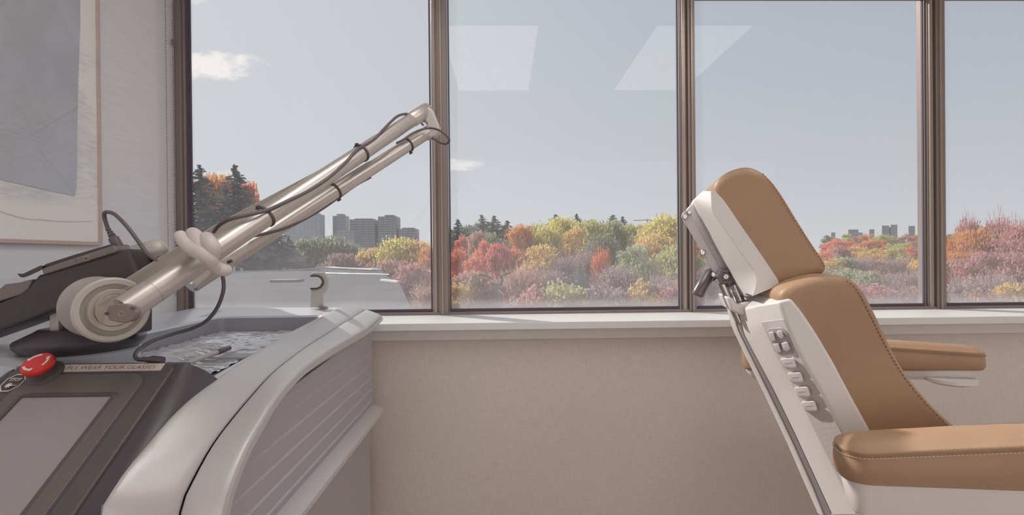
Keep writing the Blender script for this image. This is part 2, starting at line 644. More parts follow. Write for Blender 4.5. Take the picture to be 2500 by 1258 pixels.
for k, (xa, xb) in enumerate(MULL):
    w = xb - xa
    t = st(box('trim_%d' % (7 + k), xa + .006, xb - .006, YF + .012, YF + .07, zf0, zf1, 'bronze', bevel=.0015))
    box('mullion_bead', xa + .010, xa + .024, YF + .002, YF + .012, zf0, zf1, 'bronze_light', t, bevel=.001)
    box('mullion_face', xa + .034, xb - .004, YF - .003, YF + .012, zf0, zf1, 'bronze', t, bevel=.001)
    box('mullion_rib', xa + .046, xa + .054, YF - .012, YF - .002, zf0, zf1, 'bronze_light', t, bevel=.001)

panes = [(JL, MULL[0][0], 0), (MULL[0][1], MULL[1][0], 0), (MULL[1][1], MULL[2][0], 1), (MULL[2][1], XR - .05, 1)]
for k, (xa, xb, low) in enumerate(panes):
    w = bpy.data.objects.new('window_%d' % (k + 1), None)
    w.location = ((xa + xb) / 2, YG, zg0)
    col.objects.link(w)
    ORIG[w] = Vector(w.location)
    st(w)
    zt = ztop if low else ZTALL
    xa0, xb0 = xa - .004, xb + .004
    hw = (xb0 - xa0) / 2
    gm = glass_mat('window_glass_%d' % (k + 1), 0.062 if k == 0 else 0.055, 900 if k == 0 else 260, 0.0, zt - zg0, -hw, hw)
    box('pane', xa0, xb0, YG, YG + .006, zg0 - .004, zt + .004, gm, w)
    # gasket line and lower bead
    box('gasket', xa, xb, YG - .006, YG + .002, zg0 - .012, zg0, 'gasket', w)
    box('gasket', xa, xa + .006, YG - .006, YG + .002, zg0, zt, 'gasket', w)
    box('gasket', xb - .006, xb, YG - .006, YG + .002, zg0, zt, 'gasket', w)
    box('glazing_bead', xa, xb, YG - .018, YG, zt, zt + .06, 'bronze', w)

# ceiling lights (seen mirrored in the panes)
yv1, yv2 = 2 * YG - 3.10, 2 * YG - 4.32
for i, (xa, xb, lb) in enumerate(((-.37, .24, 'recessed ceiling light panel above the laser console side of the room'),
                                  (.995, 1.61, 'recessed ceiling light panel above the treatment chair'))):
    t = thing('ceiling_light', ((xa + xb) / 2, (yv1 + yv2) / 2, CEIL), lb, 'lamp', 'recessed ceiling lights')
    fr = merge([boxgeo(xa - .02, xa, yv2 - .02, yv1 + .02, CEIL - .008, CEIL), boxgeo(xb, xb + .02, yv2 - .02, yv1 + .02, CEIL - .008, CEIL),
                boxgeo(xa, xb, yv2 - .02, yv2, CEIL - .008, CEIL), boxgeo(xa, xb, yv1, yv1 + .02, CEIL - .008, CEIL)])
    part('frame', fr[0], fr[1], 'white_paint', t)
    box('diffuser', xa, xb, yv2, yv1, CEIL - .005, CEIL - .001, 'diffuser', t)

# ================================================================== BLIND CHAIN
ch = []
for (px, yy, ytop, ybot) in ((403, 2.07, -40, 640), (420, 2.085, -40, 640)):
    p1 = P(px + 9, 722, yy)
    x = XL + .012
    yloc = p1.y
    z0, z1 = p1.z, CEIL - .02
    yy2 = (x - CAM.x) / (ray(px + 4, 300).x / ray(px + 4, 300).y)
    n = int((z1 - z0) / .0095)
    for i in range(n):
        ch.append(((x, yy2, z0 + i * .0095)))
    y_last = yy2
V, Fc = [], []
for c in ch:
    k = len(V)
    r = .0031
    V += [(c[0] + r * dx, c[1] + r * dy, c[2] + r * dz) for dx, dy, dz in ((1, 0, 0), (-1, 0, 0), (0, 1, 0), (0, -1, 0), (0, 0, 1.1), (0, 0, -1.1))]
    Fc += [(k + a, k + b, k + c_) for a, b, c_ in ((0, 2, 4), (2, 1, 4), (1, 3, 4), (3, 0, 4), (2, 0, 5), (1, 2, 5), (3, 1, 5), (0, 3, 5))]
ct = thing('blind_chain', (XL + .012, y_last, 1.1), 'beaded roller blind chain hanging down the side wall beside the window jamb', 'blind chain')
part('bead_strand', V, Fc, 'chain', ct, smooth=True, autosmooth=False, kind='stuff')
box('connector', XL + .008, XL + .016, y_last - .004, y_last + .004, P(414, 110, y_last).z, P(414, 97, y_last).z, 'chain', ct)

# ================================================================== PICTURE
fw, fd = .013, .018
ya, yb = -0.1, PX(248, 300, XL + fd).y
zb_ = PX(246, 600, XL + fd).z
zt_ = zb_ + 1.35
ya = yb - 1.1
pic = thing('picture_frame', (XL, (ya + yb) / 2, zb_), 'pale oak framed abstract painting hanging on the side wall', 'picture')
part('frame_bar', *boxgeo(XL, XL + fd, ya, yb, zb_, zb_ + fw), 'oak', pic, bevel=.002)
part('frame_bar', *boxgeo(XL, XL + fd, ya, yb, zt_ - fw, zt_), 'oak', pic, bevel=.002)
part('frame_bar', *boxgeo(XL, XL + fd, yb - fw, yb, zb_ + fw, zt_ - fw), 'oak', pic, bevel=.002)
part('frame_bar', *boxgeo(XL, XL + fd, ya, ya + fw, zb_ + fw, zt_ - fw), 'oak', pic, bevel=.002)


def art_mat():
    m = bpy.data.materials.new('washed_paper')
    m.use_nodes = True
    t = m.node_tree
    N = NT(t)
    b = t.nodes['Principled BSDF']
    oc = N.n('ShaderNodeTexCoord').outputs['Object']
    s = N.n('ShaderNodeSeparateXYZ')
    t.links.new(oc, s.inputs[0])
    n1 = N.noise(N.mapping(oc, (1, 1, 1)), 5, 6, .65)
    n2 = N.noise(N.mapping(oc, (1, 2, 14)), 9, 5, .6)
    band = N.math('MULTIPLY', N.ramp(s.outputs[2], .10, .16, 0, 1, True), N.ramp(s.outputs[2], .62, .72, 1, 0, True))
    w = N.math('MULTIPLY', N.ramp(N.math('ADD', N.math('MULTIPLY', n1, .6), N.math('MULTIPLY', n2, .4)), .42, .62, 0, 1), band)
    t.links.new(N.mix(N.math('MULTIPLY', w, .75), lin('#f0eeec'), lin('#c9cbce')), b.inputs['Base Color'])
    b.inputs['Roughness'].default_value = .8
    return m


def block_mat():
    m = bpy.data.materials.new('slate_paint')
    m.use_nodes = True
    t = m.node_tree
    N = NT(t)
    b = t.nodes['Principled BSDF']
    oc = N.n('ShaderNodeTexCoord').outputs['Object']
    s = N.n('ShaderNodeSeparateXYZ')
    t.links.new(oc, s.inputs[0])
    n1 = N.noise(N.mapping(oc, (1, 1, 1)), 4, 6, .65)
    n2 = N.noise(N.mapping(oc, (1, 3, 20)), 10, 5, .65)
    n3 = N.noise(oc, 2.0, 2)
    c = N.mix(N.ramp(n1, .35, .65), lin('#b3b6be'), lin('#c1c4cd'))
    c = N.mix(N.ramp(n3, .5, .7, 0, .7), c, lin('#bcbfd0'))
    low = N.ramp(s.outputs[2], .42, .50, 1, 0, True)
    c = N.mix(N.math('MULTIPLY', low, N.ramp(n2, .42, .7, 0, .5)), c, lin('#cccdcf'))
    n4 = N.noise(N.mapping(oc, (1, 6, 30)), 8, 4, .7)
    c = N.mix(N.math('MULTIPLY', N.ramp(n4, .62, .75, 0, .8), .6), c, lin('#d9dada'))
    wv = N.n('ShaderNodeTexVoronoi', feature='DISTANCE_TO_EDGE')
    t.links.new(oc, wv.inputs['Vector'])
    wv.inputs['Scale'].default_value = 1.1
    c = N.mix(N.ramp(wv.outputs['Distance'], 0.0, .003, .15, 0), c, lin('#6f7176'))
    t.links.new(c, b.inputs['Base Color'])
    b.inputs['Roughness'].default_value = .7
    bn = N.n('ShaderNodeBump')
    bn.inputs['Strength'].default_value = .3
    bn.inputs['Distance'].default_value = .004
    t.links.new(n2, bn.inputs['Height'])
    t.links.new(bn.outputs[0], b.inputs['Normal'])
    return m


part('canvas', *boxgeo(XL, XL + .012, ya + fw, yb - fw, zb_ + fw, zt_ - fw), art_mat(), pic)
xc = XL + .0125
blk = [PX(p[0], p[1], xc) for p in ((197, -60), (195, 60), (190, 200), (188, 300), (187, 400), (186, 460), (181, 479), (140, 470), (60, 452), (0, 438), (-120, 412), (-420, 352))]
top = blk[0].z
blk[0].z = zt_ - .05
blk.append(Vector((xc, blk[-1].y, zt_ - .05)))
blk = [Vector((xc, max(p.y, ya + .1), p.z)) for p in blk]
part('painted_block', *extrude(blk, (.0016, 0, 0)), block_mat(), pic, label='slate grey painted block with torn lower edge')
ln = catmull([PX(a, b, xc + .002) for a, b in ((0, 516), (60, 533), (110, 537), (160, 541), (225, 540))], 6)
part('brush_line', *tubegeo(ln, .0008, 5), principled('brush_line', '#d2d2d2', .8), pic)

# ================================================================== LASER CONSOLE
XC = -.805
mir = lambda p: Vector((2 * XC - p[0], p[1], p[2]))
con = thing('laser_console', (XC, 1.35, 0), 'grey and black medical laser console on castors beside the window sill', 'laser machine')
ZC = CAM.z
# --- cabinet under the deck
box('cabinet_front', -.99, -.62, .62, .80, .12, ZC - .47, 'black_plastic', con, bevel=.02)
for cx in (-1.03, -.58):
    for cy in (.88, 1.75):
        g = merge([tubegeo([(cx - .018, cy, .05), (cx + .018, cy, .05)], .05, 18), tubegeo([(cx, cy, .05), (cx, cy, .125)], .012, 8)])
        part('castor', *g, 'cable', con, smooth=True)

# --- fenders, lofted through three traced rails
inner = [(822, 752), (791, 769), (715, 807), (644, 850), (582, 888), (525, 926), (468, 969), (411, 1026), (359, 1088), (311, 1145), (268, 1211), (250, 1254)]
groove = [(893, 756), (850, 782), (801, 812), (739, 852), (668, 907), (611, 969), (563, 1026), (520, 1083), (487, 1140), (463, 1188), (440, 1249)]
outer = [(932, 771), (896, 803), (825, 841), (763, 879), (715, 919), (668, 974), (634, 1031), (601, 1088), (573, 1154), (544, 1245)]
XI, XG_, XO = -.60, -.53, -.465


def rail(pix, x, ylim, tail):
    p = [PX(a, b, x) for a, b in pix]
    if p[0].y < ylim:
        p[0] = Vector((x, ylim, p[0].z))
    p += [Vector((x, p[-1].y + dy, p[-1].z + dz)) for dy, dz in tail]
    p = catmull(p, 6)
    # resample evenly
    L = [0]
    for i in range(1, len(p)): L.append(L[-1] + (p[i] - p[i - 1]).length)
    out = []
    for k in range(64):
        s = L[-1] * k / 63
        i = max(j for j in range(len(L)) if L[j] <= s + 1e-9)
        i = min(i, len(p) - 2)
        t = (s - L[i]) / max(L[i + 1] - L[i], 1e-9)
        out.append(p[i].lerp(p[i + 1], min(t, 1)))
    return out


tail = [(-.02, -.10), (-.03, -.24), (-.03, -.42)]
rI, rG, rO = rail(inner, XI, 1.80, tail), rail(groove, XG_, 1.85, tail), rail(outer, XO, 1.85, tail)
cab = [(1.835, .12), (1.835, ZC - .30)] + [(p.y + .02, min(p.z - .05, ZC - .30)) for p in rG[4:62:3] if p.y < 1.8] + [(.80, .12)]
part('cabinet_body', *extrude([(-.500, y, z) for y, z in cab], (2 * (XC + .5), 0, 0)), 'side_mauve', con)
print('rails', [tuple(round(c, 3) for c in p) for p in (rI[0], rI[40], rG[0], rG[40], rO[0], rO[40])])


def band(name, ra, rb, mat, inset_a, inset_b, thick, crown, flip=False):
    rings = []
    for a, b in zip(ra, rb):
        a2, b2 = a.lerp(b, inset_a), a.lerp(b, 1 - inset_b)
        d = (b - a)
        i = ra.index(a)
        t = (ra[min(i + 1, 63)] - ra[max(i - 1, 0)])
        n = d.cross(t).normalized()
        if n.dot(Vector((0, -1, 1))) < 0: n = -n
        sec = [a2 - n * thick]
        for u in (0, .02, .06, .2, .4, .6, .8, .94, .98, 1):
            edge = min(u, 1 - u)
            drop = -.003 * max(0, 1 - edge / .06) ** 2
            sec.append(a2.lerp(b2, u) + n * (crown * 4 * u * (1 - u) + drop))
        sec.append(b2 - n * thick)
        rings.append([mir(p) for p in sec] if flip else sec)
    return part(name, *loft(rings, True, True), mat, con, smooth=True)


for fl in (False, True):
    band('fender', rI, rG, 'silver_paint', 0, .003, .03, .003, fl)
    band('fender_trim', rG, rO, 'silver_paint_b', .005, 0, .016, .002, fl)
    # chamfered underside of the trim
    rings = []
    for i, p in enumerate(rO):
        t = rO[min(i + 1, 63)] - rO[max(i - 1, 0)]
        n = Vector((0, -t.z, t.y)).normalized()
        if n.dot(Vector((0, -1, 1))) < 0: n = -n
        s = [p - n * .004 + Vector((.004, 0, 0)), p - n * .018 + Vector((.004, 0, 0)), p - n * .045 + Vector((-.032, 0, 0)), p - n * .012 + Vector((-.032, 0, 0))]
        rings.append([mir(q) for q in s] if fl else s)
    part('fender_lip', *loft(rings, True, True), 'silver_paint_b', con, smooth=True)

# --- louvred side panel: one slat between each pair of grooves
gz = [.262, .307, .348, .394, .442, .488, .529, .556]
crv = [(p.z, p.y) for p in rO]


def curve_y(z):                 # front limit of the side panel at height z, following the fender
    for i in range(len(crv) - 1):
        if crv[i][0] >= z >= crv[i + 1][0]:
            t = (crv[i][0] - z) / max(crv[i][0] - crv[i + 1][0], 1e-9)
            return crv[i][1] + (crv[i + 1][1] - crv[i][1]) * t
    return crv[0][1] if z > crv[0][0] else crv[-1][1]


for k in range(len(gz) - 1):
    z1, z0 = ZC - gz[k], ZC - gz[k + 1]
    y1, y0 = curve_y(z1 + .028) + .012, curve_y(z0 + .028) + .012
    if k == 0: y1 = max(y1, 1.35)
    yr = 1.838
    xs = -.488
    sec = lambda y, yy: [(xs - .02, y, z1 + .001), (xs - .0042, y, z1 + .001), (xs, y + (yy - y) * .08, z1 - .0030), (xs - .0038, yy, z0 + .0005), (xs - .02, yy, z0 + .0005)]
    part('louvre_slat', *loft([sec(y1, y0), sec(yr, yr)], True, True), 'louvre', con)
# --- bumper ledge
zl = ZC - .553
prof = [(-.50, zl + .004), (-.462, zl), (-.447, zl - .010), (-.446, zl - .022), (-.462, zl - .035), (-.50, zl - .045)]
rings = []
for y, k in ((.84, 0), (1.80, 0), (1.835, .0), (1.85, .006), (1.858, .016)):
    rings.append([(x - k, y, z - (k * .5)) for x, z in prof])
part('side_bumper', *loft(rings, True, True), 'silver_paint_b', con, smooth=True)

# --- deck with the recessed tray
tx0, tx1, ty0, ty1 = -.985, -.622, 1.02, 1.72
zt0, ztr = ZC - .200, ZC - .256
zr = P(640, 750, 1.84).z


def rrect(x0, x1, y0, y1, r, z, n=5):
    o = []
    for cx, cy, a0 in ((x1 - r, y1 - r, 0), (x0 + r, y1 - r, 90), (x0 + r, y0 + r, 180), (x1 - r, y0 + r, 270)):
        for k in range(n + 1):
            a = math.radians(a0 + 90 * k / n)
            o.append(Vector((cx + r * math.cos(a), cy + r * math.sin(a), z)))
    return o


def deck_z(p):
    b = max(0, min(1, (p.y - 1.735) / .06))
    l = max(0, min(1, (-1.0 - p.x) / .06))
    z = zt0 + (zr - zt0) * max(b, l if p.y > 1.2 else l * .6)
    if p.x > -.75:
        q_ = min(rI, key=lambda a: abs(a.y - p.y))
        k = min(1, (p.x + .75) / .10)
        z = z + (min(z, q_.z - .006) - z) * k
    return z


outr = rrect(-1.135, -.600, .985, 1.852, .03, zt0)
for p in outr: p.z = deck_z(p)
midr = rrect(-1.065, -.608, 1.0, 1.80, .03, zt0)
for p in midr: p.z = deck_z(p)
inr = rrect(tx0, tx1, ty0, ty1, .030, zt0)
for p in inr: p.z = deck_z(p) if p.y < 1.7 else zt0
in2 = rrect(tx0 + .004, tx1 - .004, ty0 + .004, ty1 - .004, .028, zt0 - .006)
for p, q_ in zip(in2, inr): p.z = q_.z - .006
low = [p - Vector((0, 0, .10)) for p in outr]
part('deck', *loft([low, outr, midr, inr, in2], True, False), 'deck_grey', con, smooth=True)
in3 = rrect(tx0 + .012, tx1 - .012, ty0 + .012, ty1 - .012, .025, ztr)
part('tray', *loft([in2, in3], True, False), 'tray_shaded', con, smooth=True)
part('tray_floor', in3, [tuple(range(len(in3)))], 'tray_shaded', con)

# --- sloped front panel
YT = .976
zt_p = P(422, 903, YT).z
q = PX(179, 1258, P(422, 903, YT).x)
mS = (zt_p - q.z) / (YT - q.y)
pn = Vector((0, -mS, 1)).normalized()
pv = Vector((0, 1, mS)).normalized()       # up the slope
pu = Vector((1, 0, 0))
p0 = Vector((0, YT, zt_p))
PR = P(422, 903, YT).x
PLx = 2 * XC - PR
PP = lambda a, b, lift=0.0: hit(a, b, p0 + pn * lift, pn)


def slab(name, x0, x1, v0, v1, h0, h1, mat, r=.0, parent=con, n=6, **kw):
    """rounded slab in panel coordinates: v measured down the slope from the top edge"""
    pts = rrect(x0, x1, -v1, -v0, max(r, .0005), 0, n)
    A = [p0 + pu * p.x + pv * p.y + pn * h0 for p in pts]
    B = [p0 + pu * p.x + pv * p.y + pn * h1 for p in pts]
    return part(name, *loft([A, B], True, True), mat, parent, **kw)


vofs = lambda p: -(p - p0).dot(pv)
slab('front_panel', PLx, PR, -.012, .62, -.03, 0, 'black_plastic', .012, bevel=.004)
bz = PP(359, 920)
bzr = bz.x
slab('screen_bezel', 2 * XC - bzr, bzr, vofs(PP(200, 915)), .60, -.004, .003, 'bezel', .03, bevel=.0015)
# dark joint round the bezel
jr = []
for w_ in (.0, .0035):
    pts = rrect(2 * XC - bzr - w_, bzr + w_, -.60 - w_, -vofs(PP(200, 915)) + w_, .03 + w_, 0, 6)
    jr.append([p0 + pu * p.x + pv * p.y + pn * .0006 for p in pts])
part('bezel_joint', *loft(jr, True, False), 'gasket', con)
s1 = PP(277, 971)
scr = slab('screen', 2 * XC - s1.x, s1.x, vofs(s1), .56, .0, .0036, 'screen', .002)
# frame step round the screen
jr = []
for w_, h_ in ((.0, .0037), (.0, .0065), (.007, .0055), (.010, .003)):
    pts = rrect(2 * XC - s1.x - w_, s1.x + w_, -.56 - w_, -vofs(s1) + w_, .002 + w_, 0, 3)
    jr.append([p0 + pu * p.x + pv * p.y + pn * h_ for p in pts])
part('screen_frame', *loft(jr, True, False), 'black_plastic', con)
# raised lip along the top of the panel
lipL = [p0 + pu * (PLx + .005) + pv * .010, p0 + pu * (PR - .005) + pv * .010]
part('panel_lip', *tubegeo(catmull([lipL[0] - pn * .012, lipL[0].lerp(lipL[1], .5) - pn * .012, lipL[1] - pn * .012], 4), .0125, 12), 'black_plastic', con, smooth=True)

# --- black flanks between panel and fender
iF = min(range(64), key=lambda k: abs(rI[k].y - 1.035))
for fl in (False, True):
    rings = []
    for k in range(41):
        t = k / 40
        vv = -.016 + t * .60
        a = p0 + pu * (PR + .001) + pv * (-vv) - pn * .002
        i = iF + t * (60 - iF)
        i0 = int(i)
        c = rI[i0].lerp(rI[min(i0 + 1, 63)], i - i0) + Vector((.010, .012, -.012))
        m1 = a.lerp(c, .28) + Vector((0, -.004, .012))
        m2 = a.lerp(c, .62) + Vector((.004, -.004, .010))
        s = [a - Vector((0, 0, .05)), a, m1, m2, c, c - Vector((0, 0, .05))]
        s = s[:1] + catmull(s[1:5], 5) + s[5:]
        rings.append([mir(q_) for q_ in s] if fl else s)
    part('front_flank', *loft(rings, True, True), 'flank_black', con, smooth=True)
# hood closing the gap between flank top, panel top and tray
hood = [p0 + pu * PLx + pv * .012 - pn * .004, p0 + pu * PR + pv * .012 - pn * .004, Vector((PR + .006, YT + .05, zt0 - .012)), Vector((PLx - .006, YT + .05, zt0 - .012))]
part('hood', *extrude(hood, (0, 0, -.05)), 'black_plastic', con, bevel=.004)

# --- label strip with its words
la, lb_, lc, ld = PP(141, 909), PP(392, 905.5), PP(405, 889.5), PP(159.5, 892)
lv0, lv1 = vofs(la), vofs(ld)
lx0, lx1 = la.x, lb_.x
ls = slab('label_strip', lx0, lx1, lv1, lv0, .0, .0016, 'label_paper', .001, label='cream label strip printed PLS WEAR YOUR GLASSES')
co, fc, x0, x1 = textgeo('PLS WEAR YOUR GLASSES', 0, 0, 0, 1, 0, None, -.012)
tw = (lx1 - lx0) * .86
sc_ = tw / (x1 - x0)
hh = (lv0 - lv1)
hs = hh * .56 / .73
o_ = p0 + pu * (lx0 + (lx1 - lx0) * .07) + pv * (-(lv0 - hh * .24)) + pn * .0019
part('label_text', [o_ + pu * ((c.x - x0) * sc_) + pv * (c.y * hs) for c in co], fc, 'ink', ls)

# --- emergency stop: collar, red mushroom head, three white arcs
bc = PP(113, 914)
part('button_collar', *lathegeo(bc, pn, [(.030, -.002), (.030, .004), (.026, .006), (.018, .008), (.016, .022), (.001, .022)], 32), 'black_plastic', con, smooth=True)
rb = part('stop_button', *lathegeo(bc, pn, [(.012, .018), (.0235, .020), (.0265, .024), (.0265, .030), (.0245, .0335), (.018, .0345), (.001, .0345)], 40), 'red', con, smooth=True, label='red emergency stop button')
for a0 in (95, 215, 335):
    V, Fc = [], []
    for i in range(15):
        a = math.radians(a0 + 75 * i / 14)
        wdt = .0022 if i < 12 else .0022 + .002 * (14 - i) / 2 if i > 11 else .0022
        if i == 14: wdt = .0003
        for r_ in (.0185 - wdt, .0185 + wdt):
            V.append(bc + (pu * math.cos(a) + pv * math.sin(a)) * r_ + pn * .0349)
        if i: Fc.append((2 * i - 2, 2 * i - 1, 2 * i + 1, 2 * i))
    part('arrow_mark', V, Fc, 'white_print', rb)

# --- octagonal STOP pictogram
oc_ = PP(34, 937.5)
ow, oh = .0195, .0225
ring_o = [oc_ + pu * (ow * 1.0 * math.cos(math.radians(22.5 + 45 * k))) + pv * (oh * math.sin(math.radians(22.5 + 45 * k))) + pn * .0036 for k in range(8)]
ring_i = [oc_ + (p - oc_ - pn * .0036) * .90 + pn * .0036 for p in ring_o]
octo = part('stop_pictogram', *loft([ring_o, ring_i], True, False), 'white_print', con, label='white octagon outline with the word STOP and a burst')
co, fc, x0, x1 = textgeo('STOP', 0, 0, 0, 1, 0, None, .02)
sc_ = .021 / (x1 - x0)
o_ = oc_ + pu * -.0105 + pv * .004 + pn * .0037
part('stop_text', [o_ + pu * ((c.x - x0) * sc_) + pv * (c.y * sc_ * 1.15) for c in co], fc, 'white_print', octo)
V = []
bcn = oc_ - pv * .0065 - pu * .003 + pn * .0037
for k in range(20):
    r_ = .0072 if k % 2 else .0038
    V.append(bcn + (pu * math.cos(k * math.pi / 10) + pv * math.sin(k * math.pi / 10)) * r_)
for q_ in ((.004, .0006), (.015, .0006), (.015, -.0006), (.004, -.0006)):
    V.append(bcn + pu * q_[0] + pv * q_[1])
part('burst_mark', V, [tuple(range(20)), (20, 21, 22, 23)], 'white_print', octo)

# --- turntable
tb = Vector((P(203, 850, 1.115).x, 1.115, ZC - .212))
part('turntable_base', *lathegeo(tb, (0, 0, 1), [(.100, -.042), (.104, .000), (.106, .010), (.098, .016), (.001, .016)], 48), 'deck_grey', con, smooth=True)
part('turntable', *lathegeo(tb, (0, 0, 1), [(.092, .010), (.099, .012), (.114, .028), (.115, .037), (.112, .041), (.084, .056), (.075, .062), (.001, .062)], 56), 'flank_black', con, smooth=True)
# pale corner block of the turntable collar
cb = P(316, 824, 1.16)
part('collar_tab', *boxgeo(cb.x - .022, cb.x + .010, cb.y - .025, cb.y + .03, cb.z - .012, cb.z + .004), 'deck_grey', con, bevel=.004)
# --- upright column carrying the head
colm = [P(*p) for p in ((122, 738, 1.075), (122, 818, 1.075), (148, 822, 1.075), (318, 820, 1.075), (318, 700, 1.075), (200, 660, 1.075))]
part('column', *extrude(colm, (0, .07, 0)), 'black_body', con, bevel=.006)
part('column_plate', *extrude([P(*p) for p in ((120, 742, 1.065), (120, 820, 1.065), (134, 822, 1.065), (142, 806, 1.065), (141, 752, 1.065))], (0, .06, 0)), 'steel_matte', con, bevel=.002)

# --- black head
hd = [(313, 606), (338, 669), (330, 690), (240, 716), (180, 740), (122, 762), (60, 786), (0, 808), (-120, 850), (-260, 900), (-300, 850), (-120, 782), (0, 737), (48, 716), (68, 700), (92, 672), (150, 655), (240, 628)]
part('scan_head', *extrude([P(a, b, 1.035) for a, b in hd], (0, .085, 0)), 'black_body', con, bevel=.007, seg=3)
part('head_side_cover', *extrude([P(a, b, 1.034) for a, b in ((46, 690), (78, 682), (66, 708), (48, 720), (0, 735), (-60, 758), (-60, 716), (0, 704), (12, 694))], (0, .03, 0)), 'key_strip', con, bevel=.002)
ks = part('key_strip', *extrude([P(a, b, 1.031) for a, b in ((100, 657), (277, 599), (285, 610), (283, 616), (106, 671))], (0, .04, 0)), 'key_strip', con, bevel=.002)
part('strip_joint', *tubegeo([P(182, 630, 1.0305), P(190, 644, 1.0305)], .0007, 5), 'cable', ks)
part('strip_cover', *extrude([P(a, b, 1.040) for a, b in ((96, 654), (112, 644), (180, 622), (270, 596), (282, 601), (277, 604), (104, 661))], (0, .045, 0)), 'black_body', con, bevel=.002)
part('release_lever', *loft([[P(a, b - h, 1.03), P(a, b - h, 1.06), P(a, b + h, 1.06), P(a, b + h, 1.03)] for a, b, h in ((43, 669, 1.5), (50, 673, 4), (58, 673, 5), (70, 668, 6), (85, 661, 6), (98, 655, 6), (104, 652, 4))], True, True), 'black_body', con, smooth=True, bevel=.002)
# printed pictograms on the strip
cc = P(212, 631.5, 1.030)
part('ring_mark', *tubegeo([cc + Vector((.0058 * math.cos(a), 0, .0052 * math.sin(a))) for a in np.linspace(0, 2 * math.pi, 24, endpoint=False)], .0006, 5, closed=True), 'yellow_print', ks)
part('ring_mark', *tubegeo([P(202, 629.5, 1.030), P(218, 625, 1.030)], .0008, 5), 'yellow_print', ks)
tr = [P(257, 619, 1.0296), P(261, 612, 1.0296), P(267, 616, 1.0296)]
part('warning_mark', *tubegeo(tr, .0006, 5, closed=True), 'yellow_print', ks)
# --- wrist: brushed cylinder out of the head
w0, w1, w2 = P(316, 628, 1.085), P(368, 613, 1.10), P(398, 607, 1.105)
part('wrist_cylinder', *tubegeo([w0, w0.lerp(w1, .06), w0.lerp(w1, .12), w1], [.0235, .0235, .0225, .0225], 32), 'steel', con, smooth=True)
ax = (w2 - w1).normalized()
part('wrist_cap', *lathegeo(w1, ax, [(.0225, -.002), (.0225, .010), (.0205, .022), (.014, .030), (.001, .033)], 32), 'steel_matte', con, smooth=True)
part('wrist_bend', *tubegeo(catmull([P(382, 622, 1.09), P(392, 645, 1.10), P(398, 668, 1.11)], 5), .012, 16), 'steel', con, smooth=True)
# --- plug and its cable
pl0, pl1 = P(262, 556, 1.06), P(291, 606, 1.06)
plug = [pl0.lerp(pl1, t) for t in (0, .12, .13, .25, .26, .38, .39, .5, .52, 1)]
part('plug', *tubegeo(plug, [.004, .005, .0035, .006, .0045, .007, .0055, .008, .0098, .0102], 14), 'cable', con, smooth=True)
cbl = catmull([pl0.lerp(pl1, .05), P(256, 535, 1.055), P(255, 521, 1.05), P(264, 518, 1.05), P(282, 525, 1.045), P(310, 553, 1.04), P(338, 590, 1.04), P(360, 620, 1.04), P(386, 640, 1.05)], 8)
part('head_cable', *tubegeo(cbl, .0040, 10), 'cable', con, smooth=True)

# --- big drum joint
dax = Vector((.80, -.58, -.02)).normalized()
dc = P(276, 757, .945)
part('drum', *lathegeo(dc, dax, [(.052, -.100), (.060, -.096), (.060, -.010), (.0615, -.008), (.0615, -.002), (.058, .002), (.050, .002), (.047, -.003), (.040, -.006), (.030, -.006), (.001, -.006)], 64), 'steel_matte', con, smooth=True)
part('drum_hub', *lathegeo(dc, dax, [(.040, -.008), (.040, .008), (.0385, .010), (.031, .010), (.0305, .0085), (.029, .0105), (.001, .0105)], 56), 'steel_beam', con, smooth=True)
sd = dc + dax * .0104
part('drum_screw', *lathegeo(P(245, 785, sd.y - .010), dax, [(.0035, -.006), (.0035, .0015), (.002, .001), (.001, .001)], 12), 'steel_matte', con, smooth=True)

# --- folded arm
A0, A1 = P(304, 757, .905), P(1036, 272, 1.66)
B0, B1 = P(464, 691, 1.12), P(1046, 322, 1.66)


def at_px(a, b, px):
    lo, hi = 0.0, 1.0
    for _ in range(40):
        m_ = (lo + hi) / 2
        if proj(a.lerp(b, m_))[0] < px: lo = m_
        else: hi = m_
    return a.lerp(b, lo)


RT = .0238
dA, dB = (A1 - A0).normalized(), (B1 - B0).normalized()
part('upper_arm_tube', *tubegeo([A0, A0.lerp(A1, .05), A0.lerp(A1, .0505), A0.lerp(A1, .053), A0.lerp(A1, .0535), A0.lerp(A1, .115), A0.lerp(A1, .1155), A0.lerp(A1, .118), A0.lerp(A1, .1185), A0.lerp(A1, .95)],
                                [RT + .001, RT + .001, RT + .0002, RT + .0002, RT + .001, RT + .001, RT, RT, RT, RT - .0015], 40), 'steel', con, smooth=True)
part('lower_arm_tube', *tubegeo([B0, B0.lerp(B1, .10), B0.lerp(B1, .1005), B0.lerp(B1, .103), B0.lerp(B1, .1035), B1], [RT, RT, RT - .001, RT - .001, RT - .002, RT - .003], 36), 'steel', con, smooth=True)
part('arm_end_cap', *tubegeo([B0 - dB * .006, B0 + dB * .001], [RT - .003, RT - .001], 28), 'chrome', con, smooth=True)
